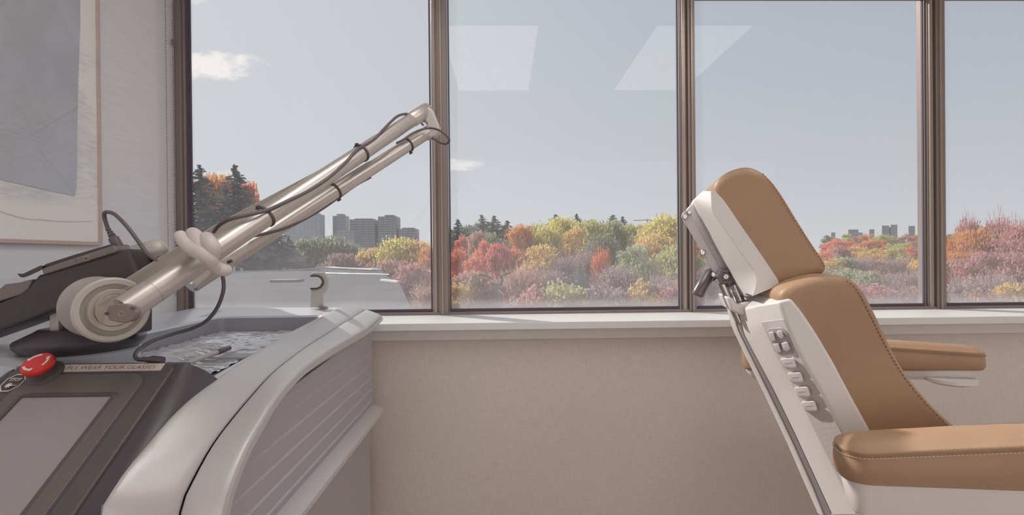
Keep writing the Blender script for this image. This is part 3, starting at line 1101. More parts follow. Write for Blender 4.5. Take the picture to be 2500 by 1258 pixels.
# angled end plate at the drum
ep = [P(a, b, y) for a, b, y in ((258, 765, .886), (260, 752, .886), (268, 745, .885), (284, 741.5, .884), (302, 742.5, .882), (318, 747, .88), (329, 753, .88), (333, 764, .881), (326, 779, .883), (318, 786, .885), (302, 789, .886), (284, 787, .886), (266, 783, .886))]
epn = (ep[0] - ep[7]).cross(ep[3] - ep[7]).normalized()
part('arm_end_plate', *extrude(ep, (.002, .012, .0)), 'cap_brown', con, bevel=.002)
part('plate_recess', *lathegeo(P(324, 753, .8785), (0, -1, 0), [(.0033, -.004), (.0033, .0015), (.0025, .0005), (.001, .0005)], 12), 'cable', con, smooth=True)
part('plate_recess', *lathegeo(P(260, 766, .884), (0, -1, 0), [(.0028, -.004), (.0028, .0015), (.002, .0005), (.001, .0005)], 12), 'cable', con, smooth=True)
part('plate_emblem', *tubegeo([P(297 + 8 * math.cos(a), 766 + 5.0 * math.sin(a), .8820) for a in np.linspace(.5, 2 * math.pi - .2, 20)], .0005, 5), 'steel_matte', con)
# flat tapering beam behind the tubes
yb_ = lambda px: .955 + (px - 282) / (1035 - 282) * .72
bm_px = [(258, 800), (240, 788), (231, 770), (231, 748), (241, 727), (262, 710), (300, 683), (400, 621), (520, 551), (650, 482), (760, 424), (862, 368), (890, 372), (880, 392), (760, 470), (560, 600), (420, 690), (320, 770), (300, 796)]
part('arm_beam', *extrude([P(a, b, yb_(a)) for a, b in bm_px], (.004, .028, 0)), 'steel_beam', con, bevel=.003)
# elbow: sleeves, a bent bracket, a small pin
sA = at_px(A0, A1, 1003)
part('elbow_sleeve', *tubegeo([sA - dA * .004, sA, A1 - dA * .01, A1 + dA * .015], [RT - .001, RT + .0015, RT + .0015, RT], 32), 'steel', con, smooth=True)
ek = [(1018, 268), (1032, 259.5), (1047, 261), (1056, 266), (1062, 280), (1073, 308), (1073, 320), (1066, 331), (1052, 337), (1038, 338), (1034, 322), (1039, 312), (1041, 302), (1034, 292), (1022, 292)]
part('elbow_bracket', *extrude([P(a, b, 1.638) for a, b in ek], (0, .040, 0)), 'steel_matte', con, bevel=.007, seg=3)
part('elbow_pin', *tubegeo([P(1028, 300, 1.65), P(1034, 307, 1.65)], .004, 12), 'chrome', con, smooth=True)


def tie(a, b, px, r, head, nm='cable_tie'):
    c = at_px(a, b, px)
    ax_ = (b - a).normalized()
    n1 = ax_.cross(Vector((0, 0, 1))).normalized()
    n2 = ax_.cross(n1).normalized()
    g = []
    for k in (-.0018, 0, .0018):
        g.append(tubegeo([c + ax_ * k + (n1 * math.cos(t) + n2 * math.sin(t)) * (r + .0012) for t in np.linspace(0, 2 * math.pi, 28, endpoint=False)], .0017, 6, closed=True))
    hv = (Vector((0, 0, 1)) - ax_ * ax_.z).normalized() * (1 if head > 0 else -1)
    hv = (hv + Vector((0, -.25, 0))).normalized()
    hc = c + hv * (r + .004)
    g.append(obox(hc, ax_, hv, ax_.cross(hv), .003, .004, .0045))
    g.append(tubegeo([hc, hc - ax_ * .008 + hv * .001], .0018, 6))
    part(nm, *merge(g), 'tie', con, smooth=True)


tie(A0, A1, 648, RT, 1)
tie(A0, A1, 882, RT, 1)
tie(B0, B1, 818, RT - .002, -1)
tie(B0, B1, 995, RT - .002, -1)


def on(a, b, px, py, off):     # a point seen at (px,py), lying off in front of the tube a-b there
    return P(px, py, at_px(a, b, px).y - off)


c1 = catmull([on(A0, A1, 1002, 279, -.005), on(A0, A1, 985, 279, .0), on(A0, A1, 966, 287, .01), on(A0, A1, 935, 317, .018), on(A0, A1, 912, 342, .02), on(A0, A1, 872, 366, .024), on(A0, A1, 845, 396, .030),
              on(A0, A1, 800, 436, .030), on(A0, A1, 750, 468, .030), on(A0, A1, 700, 492, .030), on(A0, A1, 650, 514, .028), on(A0, A1, 600, 526, .02), on(A0, A1, 560, 536, .0), on(A0, A1, 535, 550, -.04), on(A0, A1, 522, 566, -.07)], 8)
part('arm_cable', *tubegeo(c1, .0042, 10), 'cable', con, smooth=True)
c2 = catmull([on(B0, B1, 968, 350, .020), on(B0, B1, 985, 341, .028), on(B0, B1, 1005, 327, .034), on(B0, B1, 1030, 316, .036), P(1050, 313, 1.61), P(1072, 318, 1.60), P(1090, 331, 1.60), P(1097, 342, 1.61), P(1091, 351, 1.62), P(1078, 350, 1.63), P(1062, 341, 1.64), P(1050, 334, 1.65)], 8)
part('loop_cable', *tubegeo(c2, .0036, 10), 'cable', con, smooth=True)
c3 = catmull([on(B0, B1, 905, 433, .004), on(B0, B1, 870, 452, .0), on(B0, B1, 826, 483, .006), on(B0, B1, 790, 508, .006), on(B0, B1, 750, 532, .010), on(B0, B1, 700, 556, .022), on(B0, B1, 650, 570, .028), on(B0, B1, 612, 578, .03)], 8)
part('lower_cable', *tubegeo(c3, .0038, 10), 'cable', con, smooth=True)
c4 = catmull([P(540, 655, 1.13), P(546, 690, 1.13), P(544, 716, 1.13), P(530, 752, 1.14), P(505, 783, 1.15), P(470, 802, 1.16), P(425, 815, 1.15), P(375, 832, 1.10), P(342, 852, 1.06), P(330, 868, 1.03), P(336, 877, 1.02), P(350, 879, 1.015)], 10)
part('deck_cable', *tubegeo(c4, .0043, 10), 'cable', con, smooth=True)
pk = [P(345, 877, 1.015), P(362, 879, 1.015), P(372, 878, 1.015), P(398, 881, 1.015)]
part('deck_plug', *tubegeo(pk, [.005, .006, .008, .0085], 8), 'cable', con, smooth=True)
part('tube_stud', *tubegeo([P(556, 641, 1.12), P(566, 637, 1.12)], .004, 10), 'cable', con, smooth=True)

# --- hook on the rear rim
YH = 1.815
hk = [(757, 750), (759.7, 707), (774, 707), (783, 703), (789.5, 694), (790, 685), (786, 677), (776, 672), (761, 672), (761, 667), (764, 665.4), (792, 666), (796, 672), (800.8, 683), (800.4, 697), (796, 712), (787.7, 719), (787.7, 752)]
part('holder_hook', *extrude([P(a, b, YH) for a, b in hk], (0, .012, 0)), 'steel_matte', con, bevel=.0015)
o1 = [(757, 671.5), (775, 671.5), (785, 676), (790, 685), (789.5, 694), (783, 703), (774, 707), (757, 707.5)]
o2 = [(757, 702.5), (773, 702.5), (780, 699), (784.5, 692), (785, 686), (781, 679.5), (774, 676.5), (757, 676.5)]
part('hook_lining', *extrude([P(a, b, YH - .006) for a, b in o1 + o2], (0, .024, 0)), 'tie', con, bevel=.001)
part('hook_foot', *extrude([P(a, b, YH - .02) for a, b in ((775, 749), (790, 749), (806, 768), (796, 769))], (0, .03, 0)), 'cap_brown', con, bevel=.001)

# ================================================================== WHITE CLIP
clip = thing('cable_clip', P(500, 620, 1.0), 'white moulded plastic clip gripping the steel arm tubes', 'clip')


def blob(name, pts, rad, squash=.75):
    path = catmull([P(a, b, y) for a, b, y in pts], 5)
    n = len(path)
    rs = []
    for i in range(n):
        t = i / (n - 1) * (len(rad) - 1)
        k = min(int(t), len(rad) - 2)
        rs.append(rad[k] + (rad[k + 1] - rad[k]) * (t - k))
    rs[0] *= .72
    rs[-1] *= .72
    return tubegeo(path, rs, 14)


def clip_part(nm, g, lab=None):
    o = part(nm, *g, 'clip', clip, smooth=True, autosmooth=False)
    md = o.modifiers.new('sub', 'SUBSURF')
    md.levels = md.render_levels = 1
    return o


clip_part('jaw', blob('j', [(437, 568, .975), (448, 590, .968), (470, 609, .962), (492, 618, .958), (510, 632, .962), (518, 645, .975), (530, 655, .99), (548, 660, 1.0), (560, 658, 1.01)], [.0105, .0125, .0145, .0145, .0135, .0125, .0135, .013, .010]))
clip_part('jaw', blob('j', [(467, 568, 1.0), (476, 576, .985), (484, 592, .972), (492, 610, .962)], [.012, .0145, .013, .012]))
clip_part('jaw', blob('j', [(500, 578, .985), (511, 592, .968), (520, 606, .965), (521, 622, .97), (517, 640, .975)], [.0125, .0150, .0145, .011, .011]))

# ================================================================== PLASTIC FILM + PEN in the tray
nx, ny = 60, 130
V, Fc = [], []
for j in range(ny):
    for i in range(nx):
        x = tx0 + .018 + (tx1 - tx0 - .036) * i / (nx - 1)
        y = ty0 + .018 + (ty1 - ty0 - .036) * j / (ny - 1)
        z = ztr + .006 + .0026 * math.sin(x * 45 + 3 * math.sin(y * 23)) * math.sin(y * 61 + x * 17) + .0018 * math.sin(x * 70 + y * 175 + 2 * math.sin(x * 40)) + .0007 * math.sin(y * 330 - x * 90)
        V.append((x, y, max(z, ztr + .001)))
for j in range(ny - 1):
    for i in range(nx - 1):
        k = j * nx + i
        Fc.append((k, k + 1, k + nx + 1, k + nx))
fo = part('plastic_film', V, Fc, 'wrap', None, smooth=True, autosmooth=False, origin=(XC, 1.4, ztr + .002))
tag(fo, 'crumpled clear plastic film lining the recessed tray of the console', 'plastic film')
pa, pb = PZ(452, 888, ztr + .022), PZ(562, 849, ztr + .022)
pen = thing('marker_pen', pa.lerp(pb, .5) - Vector((0, 0, .008)), 'white marker pen with dark cap lying on the plastic film', 'pen')
part('barrel', *tubegeo([pa, pa.lerp(pb, .10), pa.lerp(pb, .14), pa.lerp(pb, .66)], [.002, .0045, .0062, .0065], 14), 'pen_white', pen, smooth=True)
part('cap', *tubegeo([pa.lerp(pb, .66), pa.lerp(pb, .67), pa.lerp(pb, .97), pb], [.0067, .0074, .0066, .004], 14), 'cable', pen, smooth=True, label='dark pen cap')
sa = PZ(575, 868, ztr + .0115)
tag(part('swab_packet', *boxgeo(sa.x - .03, sa.x + .04, sa.y - .03, sa.y + .02, sa.z - .004, sa.z + .001), 'label_grey', None, origin=(sa.x, sa.y, sa.z - .006)), 'small flat grey sachet on the plastic film behind the pen', 'packet')

# ================================================================== TREATMENT CHAIR
ang = math.radians(15.2)
CF = Vector((math.cos(ang), -math.sin(ang), 0))       # the way the sitter faces
CL = Vector((math.sin(ang), math.cos(ang), 0))        # towards the window
CA = P(2045, 1075, .90)
CA = Vector((CA.x, CA.y, 0))
PC = lambda a, b, s: hit(a, b, CA + CL * s, CL)
SC = .42                                            # middle of the chair
ct_ = CA + CL * SC + CF * .45
chair = thing('treatment_chair', (ct_.x, ct_.y, 0), 'tan leather reclining treatment chair with white shell and armrests', 'chair')


def TZ(p, s):                 # world -> (along facing, height)
    return Vector(((p - CA - CL * s).dot(CF), p.z))


def W3(t, z, s):
    return CA + CF * t + CL * s + Vector((0, 0, z))


def offset2(poly, d):
    n = len(poly)
    area = sum(poly[i].x * poly[(i + 1) % n].y - poly[(i + 1) % n].x * poly[i].y for i in range(n))
    sg = 1 if area > 0 else -1
    out = []
    for i in range(n):
        e = (poly[(i + 1) % n] - poly[i - 1])
        nrm = Vector((-e.y, e.x)) * sg
        if nrm.length > 0: nrm.normalize()
        out.append(poly[i] + nrm * d)
    return out


def cushion(name, pix, s0, s1, r, mat='leather', parent=chair, sm=4, **kw):
    pts = [TZ(PC(a, b, s0), s0) for a, b in pix]
    pts = [Vector((p.x, p.y)) for p in catmull([Vector((p.x, p.y, 0)) for p in pts], sm, True)]
    n = len(pts)
    # even spacing keeps the inset rings clean
    L_ = [0]
    for i in range(1, n + 1): L_.append(L_[-1] + (pts[i % n] - pts[i - 1]).length)
    ev = []
    for k in range(120):
        s_ = L_[-1] * k / 120
        i = max(j_ for j_ in range(n) if L_[j_] <= s_ + 1e-9)
        ev.append(pts[i].lerp(pts[(i + 1) % n], (s_ - L_[i]) / max(L_[i + 1] - L_[i], 1e-9)))
    layers = [ev]
    cur = ev
    NS = 18
    for k in range(NS):
        nx_ = offset2(cur, r / NS)
        nx_ = [p * .6 + (nx_[i - 1] + nx_[(i + 1) % 120]) * .2 for i, p in enumerate(nx_)]
        layers.append(nx_)
        cur = nx_
    near = []
    for k in range(7):
        a = math.pi / 2 * k / 6
        near.append((int(round(NS * (1 - math.sin(a)))), r * (1 - math.cos(a))))
    rings = [[W3(p.x, p.y, s0 + ds) for p in layers[i_]] for i_, ds in near]
    rings += [[W3(p.x, p.y, s1 - ds) for p in layers[i_]] for i_, ds in reversed(near)]
    return part(name, *loft(rings, True, True), mat, parent, smooth=True, autosmooth=False, **kw)


def lines_loft(name, L, mat, parent=chair, cap=True, smooth=False, bevel=0.0, mirror=True, seg=3):
    """rings built from traced lines: L = list of (front line pixels, front s, back line pixels, back s, ring s)"""


def polyline(pix, n):
    p = [Vector((a, b, 0)) for a, b in pix]
    L_ = [0]
    for i in range(1, len(p)): L_.append(L_[-1] + (p[i] - p[i - 1]).length)
    out = []
    for k in range(n):
        s = L_[-1] * k / (n - 1)
        i = min(max(j for j in range(len(L_)) if L_[j] <= s + 1e-9), len(p) - 2)
        q_ = p[i].lerp(p[i + 1], (s - L_[i]) / max(L_[i + 1] - L_[i], 1e-9))
        out.append((q_.x, q_.y))
    return out


# ---- headrest
SH = .27
head_pix = [(1742, 468), (1748, 443), (1777, 419), (1818, 405.5), (1850, 411), (1880, 432), (1910, 470), (1950, 535), (1990, 598), (2012, 630), (2023, 650), (2018, 666), (1996, 677), (1950, 692), (1922, 700), (1896, 704), (1866, 695), (1825, 640), (1780, 570), (1748, 505)]
hc_ = cushion('headrest_cushion', head_pix, SH, 2 * SC - SH, .022)
# the shell: near face between leather line and facet line, then the bright facet
L0 = polyline([(1747, 468), (1767, 489), (1812, 555), (1857, 620), (1900, 684), (1903, 697), (1868, 711), (1836, 724)], 30)
L1 = polyline([(1735, 467), (1738, 515), (1760, 548), (1800, 605), (1843, 664), (1847, 685), (1843, 704), (1836, 722)], 30)
L2 = polyline([(1718, 466), (1704, 476), (1698, 490), (1712, 522), (1742, 582), (1780, 652), (1806, 702), (1819, 724)], 30)


def shell(name, La, Lb, Lc, s0, sb, sc2, mat, bevel, parent=chair, extra_back=None):
    A = [TZ(PC(a, b, s0), s0) for a, b in La]
    B = [TZ(PC(a, b, sb), sb) for a, b in Lb]
    C = [TZ(PC(a, b, sc2), sc2) for a, b in Lc]
    cols = [A, B, C]
    rings = []
    n = len(A)
    far = lambda s: 2 * SC - s
    for i in range(n):
        ring = [W3(A[i].x, A[i].y, s0), W3(B[i].x, B[i].y, sb), W3(C[i].x, C[i].y, sc2), W3(C[i].x, C[i].y, far(sc2)), W3(B[i].x, B[i].y, far(sb)), W3(A[i].x, A[i].y, far(s0))]
        rings.append(ring)
    return part(name, *loft(rings, True, True), mat, parent, bevel=bevel, seg=3)


shell('headrest_shell', L0, L1, L2, SH - .006, SH - .004, SH + .085, 'shell', .008)
# ---- backrest shell: side face, keypad facet, bright facet
SB = .17
Lc_ = polyline([(1932, 729), (1956, 758), (1993, 813), (2034, 882), (2075, 960), (2131, 1062), (2190, 1175), (2235, 1262)], 40)
Lb_ = polyline([(1902, 736), (1918, 786), (1940, 838), (1963, 885), (2006, 958), (2036, 1018), (2068, 1075), (2135, 1200), (2168, 1262)], 40)
La_ = polyline([(1848, 744), (1858, 790), (1892, 864), (1918, 912), (1942, 957), (1997, 1071), (2060, 1200), (2088, 1262)], 40)
L9_ = polyline([(1802, 758), (1818, 818), (1843, 866), (1892, 958), (1942, 1061), (1997, 1181), (2034, 1262)], 40)


def strip_shell(name, lines, mat_names, parent, back):
    pts = [[TZ(PC(a, b, s), s) for a, b in l] for l, s in lines]
    objs = []
    n = len(pts[0])
    rings = []
    for i in range(n):
        ring = [W3(p[i].x, p[i].y, s) for p, (l, s) in zip(pts, lines)]
        ring += [W3(p[i].x, p[i].y, 2 * SC - s) for p, (l, s) in reversed(list(zip(pts, lines)))]
        rings.append(ring)
    return part(name, *loft(rings, True, True), mat_names, parent, bevel=.006, seg=3)


SA_ = SB + .074
bs = strip_shell('backrest_shell', [(Lc_, SB), (Lb_, SB + .002), (La_, SA_), (L9_, SC - .030)], 'shell', chair, None)
# keypad panel laid on the facet
def facet(i, u, lift=0.0):
    """point on the keypad facet: i along (0..39), u across from the side edge to the bright edge"""
    i0 = min(int(i), 38)
    tt = i - i0
    pb = PC(*Lb_[i0], SB + .002).lerp(PC(*Lb_[i0 + 1], SB + .002), tt)
    pa_ = PC(*La_[i0], SA_).lerp(PC(*La_[i0 + 1], SA_), tt)
    n = (PC(*Lb_[35], SB + .002) - PC(*Lb_[5], SB + .002)).cross(PC(*La_[20], SA_) - PC(*Lb_[20], SB + .002)).normalized()
    if n.dot(CAM - pb) < 0: n = -n
    return pb.lerp(pa_, u) + n * lift


fn = (facet(20, .5, 1) - facet(20, .5, 0))
FP = facet(20, .5)
PF = lambda a, b, lift=0.0: hit(a, b, FP + fn * lift, fn)
rings = [[facet(i, .04, .0015), facet(i, .96, .0015), facet(i, .96, -.004), facet(i, .04, -.004)] for i in range(3, 39)]
part('keypad_panel', *loft(rings, True, True), 'shell_grey', chair)


def keypad(name, pix, h, mat, parent=chair, bev=.0025, lift=0.0012):
    A = [PF(a, b, lift - .004) for a, b in pix]
    B = [PF(a, b, lift + h) for a, b in pix]
    return part(name, *loft([A, B], True, True), mat, parent, bevel=bev, seg=3)


kp = keypad('button_cluster', [(1871, 810), (1878, 803), (1908, 801), (1920, 812), (1938, 850), (1938, 862), (1930, 868), (1905, 868), (1893, 858)], .002, 'shell_groove', bev=.001)
for pix in ([(1875, 812), (1888, 810), (1894, 832), (1884, 835)], [(1895, 812), (1900, 807), (1909, 809), (1914, 822), (1909, 829), (1900, 823)],
            [(1886, 841), (1900, 838), (1908, 860), (1898, 862)], [(1907, 838), (1922, 835), (1930, 852), (1922, 859), (1913, 855)]):
    keypad('button', pix, .007, 'button', kp, .002, .0025)
for cx, cy in ((1921, 886), (1938, 921), (1955, 956), (1972, 991)):
    b0 = keypad('wide_button', [(cx - 17, cy - 7), (cx - 12, cy - 10), (cx + 14, cy - 12), (cx + 19, cy - 8), (cx + 25, cy + 10), (cx + 21, cy + 14), (cx - 2, cy + 14), (cx - 8, cy + 10)], .010, 'button')
    m_ = [PF(a, b, .0116) for a, b in ((cx - 6, cy + 1), (cx + 12, cy), (cx + 12, cy + 1.4), (cx - 6, cy + 2.4))]
    part('button_mark', m_, [(0, 1, 2, 3)], 'shell_groove', b0)
# rear board: thin plate behind the shell, groove between
Lg = polyline([(1812, 760), (1826, 812), (1850, 866), (1898, 958), (1948, 1061), (2003, 1181), (2040, 1262)], 40)
Le = polyline([(1772, 724), (1778, 762), (1790, 804), (1826, 880), (1864, 956), (1924, 1084), (1974, 1199), (2002, 1262)], 40)
Le2 = polyline([(1784, 740), (1792, 770), (1803, 806), (1840, 882), (1876, 956), (1935, 1078), (1986, 1192), (2014, 1262)], 40)
strip_shell('rear_channel', [(L9_, SC - .031), (Le2, SC - .022)], 'shell_groove', chair, None)
strip_shell('rear_board', [(Le2, SC - .024), (Le, SC - .006)], 'shell', chair, None)
# top cap of the shell, under the headrest
part('shell_top', *extrude([PC(a, b, SC - .07) for a, b in ((1772, 724), (1790, 728), (1800, 745), (1870, 728), (1925, 722), (1935, 735), (1890, 752), (1812, 772), (1785, 760))], CL * .13), 'shell', chair, bevel=.006)
# ---- backrest cushion
back_pix = [(1930, 790), (1914, 756), (1902, 730), (1914, 707), (1945, 691), (1990, 677), (2034, 672), (2072, 677), (2097, 692), (2116, 716), (2140, 760), (2166, 815), (2200, 885), (2242, 945), (2290, 1000), (2345, 1050), (2410, 1105), (2440, 1180), (2400, 1255), (2230, 1262), (2150, 1160), (2095, 1060), (2040, 958), (2000, 880), (1960, 815), (1932, 800)]
bc_ = cushion('backrest_cushion', back_pix, SB + .004, 2 * SC - SB - .004, .022)


def stitches(name, pix, plane_s, ln_, gap, r, mat, parent, off=-.004):
    p = catmull([PC(a, b, plane_s + off) for a, b in pix], 12)
    L_ = [0]
    for i in range(1, len(p)): L_.append(L_[-1] + (p[i] - p[i - 1]).length)
    V, Fc = [], []
    s = 0
    while s + ln_ < L_[-1]:
        q0 = q1 = None
        for tgt in (s, s + ln_):
            i = min(max(j for j in range(len(L_)) if L_[j] <= tgt + 1e-9), len(p) - 2)
            q_ = p[i].lerp(p[i + 1], (tgt - L_[i]) / max(L_[i + 1] - L_[i], 1e-9))
            if q0 is None: q0 = q_
            else: q1 = q_
        v, f = tubegeo([q0, q1], r, 5)
        k = len(V)
        V += v
        Fc += [tuple(a + k for a in g) for g in f]
        s += ln_ + gap
    return part(name, V, Fc, mat, parent, kind='stuff')


stitches('seam_stitches', [(1862, 424), (1880, 445), (1905, 480), (1940, 538), (1975, 592), (2000, 628), (2013, 652)], SH, .0048, .0035, .001, 'thread_dark', hc_, .0005)
stitches('seam_stitches', [(2066, 686), (2085, 700), (2100, 722), (2125, 770), (2152, 825), (2190, 893), (2230, 950), (2278, 1004), (2325, 1050)], SB + .004, .0048, .0035, .001, 'thread_dark', bc_, .0005)

# ---- headrest bracket
s_b = SC - .004
br2 = [(1664, 530), (1667, 519), (1676, 514), (1686, 520), (1722, 588), (1758, 655), (1764, 668), (1752, 674), (1740, 662), (1700, 590)]
part('bracket_arm', *extrude([PC(a, b, s_b - .012) for a, b in br2], CL * .012), 'bracket_dark', chair, bevel=.002)
br = [(1675, 512), (1686, 500), (1697, 490), (1703, 506), (1714, 532), (1742, 590), (1778, 656), (1802, 698), (1790, 705), (1768, 702), (1752, 680), (1716, 606), (1686, 546)]
part('bracket_plate', *extrude([PC(a, b, s_b) for a, b in br], CL * .012), 'bracket', chair, bevel=.004)
for a, b, r_ in ((1683, 519, .007), (1672, 530, .0075), (1715, 617, .008), (1742, 671, .007)):
    part('bolt', *lathegeo(PC(a, b, s_b - .012), -CL, [(r_, -.004), (r_, .004), (r_ * .7, .006), (.001, .006)], 18), 'chrome', chair, smooth=True)
part('bracket_tape', *extrude([PC(a, b, s_b - .001) for a, b in ((1741, 597), (1748, 600), (1758, 620), (1751, 622))], CL * .003), 'label_paper', chair)
part('bracket_slot', *extrude([PC(a, b, s_b - .001) for a, b in ((1737, 590), (1742, 588), (1746, 598), (1741, 598))], CL * .003), 'knob_black', chair)
# lobed knob
kc = PC(1770, 675, s_b - .02)
rr = []
for h, k in ((-.010, .88), (-.002, 1.0), (.010, 1.0), (.016, .90), (.017, .55), (.014, .45), (.014, .02)):
    rr.append([kc - CL * h + (CF * math.cos(t) + Vector((0, 0, 1)) * math.sin(t)) * (.0225 * k * (1 + .09 * math.cos(6 * t))) for t in np.linspace(0, 2 * math.pi, 60, endpoint=False)])
part('clamp_knob', *loft(rr, True, True), 'knob_black', chair, smooth=True)
part('knob_screw', *lathegeo(kc - CL * .014, -CL, [(.0055, -.003), (.0055, .003), (.003, .003), (.001, .001)], 16), 'chrome', chair, smooth=True)
# handle lever
hl = catmull([PC(1738, 660, s_b + .02), PC(1728, 676, s_b + .01), PC(1716, 696, s_b), PC(1706, 714, s_b - .005), PC(1702, 723, s_b - .005)], 6)
part('lever_handle', *tubegeo(hl, [.011] * 3 + [.0165] * (len(hl) - 6) + [.016, .013, .006], 18), 'knob_black', chair, smooth=True)
part('lever_collar', *tubegeo([PC(1731, 668, s_b + .012), PC(1742, 682, s_b + .02)], .009, 14), 'knob_black', chair, smooth=True)
for (a, b, c, d) in ((1762, 690, 1784, 738), (1792, 695, 1812, 744)):
    part('headrest_post', *tubegeo([PC(a, b, SC - .02), PC(c, d, SC - .02), PC(c + (c - a), d + (d - b), SC - .02)], .011, 18), 'chrome', chair, smooth=True)


# ---- armrests
def armrest(pre, s0, s1, tz_bot, tz_top, t0, t1, r, base_h, seam_thread, stl):
    """pad with rounded plan; tz_bot / tz_top give heights at t0 and t1"""
    zb = lambda t: tz_bot[0] + (tz_bot[1] - tz_bot[0]) * (t - t0) / (t1 - t0)
    zt2 = lambda t: tz_top[0] + (tz_top[1] - tz_top[0]) * (t - t0) / (t1 - t0)

    def plan(ins, n=8):
        o = []
        for ctx, cts, a0 in ((t1 - r, s1 - r, 0), (t0 + r, s1 - r, 90), (t0 + r, s0 + r, 180), (t1 - r, s0 + r, 270)):
            for k in range(n + 1):
                a = math.radians(a0 + 90 * k / n)
                rad = r - ins
                o.append((ctx + rad * math.cos(a), cts + rad * math.sin(a)))
        # extra points along the long sides
        out = []
        m = len(o)
        for i in range(m):
            p, q_ = o[i], o[(i + 1) % m]
            out.append(p)
            L_ = math.hypot(q_[0] - p[0], q_[1] - p[1])
            if L_ > .1:
                for k in range(1, 8):
                    out.append((p[0] + (q_[0] - p[0]) * k / 8, p[1] + (q_[1] - p[1]) * k / 8))
        return out
    pl = lambda ins, fz: [W3(t, fz(t), s) for t, s in plan(ins)]
    H = tz_top[0] - tz_bot[0]
    rings = [pl(.014, lambda t: zb(t)), pl(.004, lambda t: zb(t) + .002), pl(.0, lambda t: zb(t) + .010), pl(-.001, lambda t: (zb(t) + zt2(t)) / 2),
             pl(.001, lambda t: zt2(t) - .008), pl(.0035, lambda t: zt2(t) - .004), pl(.001, lambda t: zt2(t) - .0005), pl(.002, lambda t: zt2(t) + .004),
             pl(.007, lambda t: zt2(t) + .0045), pl(.014, lambda t: zt2(t) + .010), pl(.024, lambda t: zt2(t) + .015), pl(.036, lambda t: zt2(t) + .018)]
    pad = part('armrest_pad', *loft(rings, True, True), 'leather', chair, smooth=True, autosmooth=False)
    # stitching just under the seam
    pts = [W3(t, zt2(t) - .0065, s) for t, s in plan(-.0008)]
    L_ = [0]
    for i in range(1, len(pts) + 1): L_.append(L_[-1] + (pts[i % len(pts)] - pts[i - 1]).length)
    V, Fc = [], []
    s = 0
    while s + stl < L_[-1]:
        qq = []
        for tgt in (s, s + stl * .72):
            i = min(max(j for j in range(len(L_)) if L_[j] <= tgt + 1e-9), len(pts) - 1)
            qq.append(pts[i].lerp(pts[(i + 1) % len(pts)], (tgt - L_[i]) / max(L_[i + 1] - L_[i], 1e-9)))
        v, f = tubegeo(qq, .0008, 5)
        k = len(V)
        V += v
        Fc += [tuple(a + k for a in g) for g in f]
        s += stl
    part('seam_stitches', V, Fc, seam_thread, pad, kind='stuff')
    rings = [pl(.030, lambda t: zb(t) - base_h), pl(.022, lambda t: zb(t) - base_h + .008), pl(.013, lambda t: zb(t) - .012), pl(.010, lambda t: zb(t) + .001)]
    part('armrest_base', *loft(rings, True, True), 'shell', chair, smooth=True)


sN = -.02
b0_, b1_ = TZ(PC(2100, 1190, sN), sN), TZ(PC(2500, 1205, sN), sN)
u0_, u1_ = TZ(PC(2130, 1112, sN), sN), TZ(PC(2500, 1096, sN), sN)
t0_ = TZ(PC(2048, 1080, sN + .04), sN + .04).x
t1_ = t0_ + .50
lerp_ = lambda a, b, t: a.y + (b.y - a.y) * (t - a.x) / (b.x - a.x)
armrest('near', sN, sN + .105, (lerp_(b0_, b1_, t0_), lerp_(b0_, b1_, t1_)), (lerp_(u0_, u1_, t0_), lerp_(u0_, u1_, t1_)), t0_, t1_, .042, .065, 'thread', .0062)
sF = .775
b0_, b1_ = TZ(PC(2232, 908, sF), sF), TZ(PC(2395, 908, sF), sF)
u0_, u1_ = TZ(PC(2193, 852, sF), sF), TZ(PC(2395, 866, sF), sF)
t0_ = TZ(PC(1814, 880, sF + .05), sF + .05).x
t1_ = TZ(PC(2402, 890, sF + .04), sF + .04).x
armrest('far', sF, sF + .105, (lerp_(b0_, b1_, t0_), lerp_(b0_, b1_, t1_)), (lerp_(u0_, u1_, t0_), lerp_(u0_, u1_, t1_)), t0_, t1_, .042, .032, 'thread_dark', .0075)
dz = PC(2318, 928, sF + .03)
part('armrest_boss', *lathegeo(dz, (0, 0, -1), [(.068, -.008), (.068, .002), (.05, .010), (.001, .014)], 32), 'shell', chair, smooth=True)
# armrest posts, seat, legs and base (mostly below the frame)
for s in (sN + .05, sF + .05):
    q0, q1 = W3(.22, .80, s), W3(.30, .52, s * .8 + SC * .2)
    part('armrest_post', *tubegeo([q0, q1], .03, 16), 'shell', chair, smooth=True)
seat = [(.24, .50), (.24, .60), (.30, .60), (.55, .605), (.90, .60), (1.0, .56), (1.0, .50)]
rings = []
for s, k in ((.17, .02), (.18, .006), (.20, 0), (2 * SC - .20, 0), (2 * SC - .18, .006), (2 * SC - .17, .02)):
    rings.append([W3(t + (k if t < .1 else -k if t > .9 else 0), z + (-k if z > .55 else k), s) for t, z in seat])
part('seat_cushion', *loft(rings, True, True), 'leather', chair, bevel=.01)
rings = [[W3(t, z, s) for t, z in ((.20, .38), (.20, .50), (.95, .50), (.95, .42))] for s in (.15, 2 * SC - .15)]
part('seat_shell', *loft(rings, True, True), 'shell', chair, bevel=.02)
part('pedestal', *lathegeo(W3(.55, 0, SC), (0, 0, 1), [(.12, .04), (.10, .10), (.09, .40), (.12, .42)], 32), 'shell', chair, smooth=True)
rings = [[W3(t, z, s) for t, z in ((.15, 0), (.15, .05), (.95, .05), (.95, 0))] for s in (.14, 2 * SC - .14)]
part('base_plate', *loft(rings, True, True), 'shell', chair, bevel=.015)

# ================================================================== OUTSIDE
ZGND = CAM.z - 8.5


def ground_z(x, y):
    d = math.hypot(x * .6, y)
    t = max(0, min(1, (d - 85) / 190))
    t = t * t * (3 - 2 * t)
    return ZGND + t * 8.6


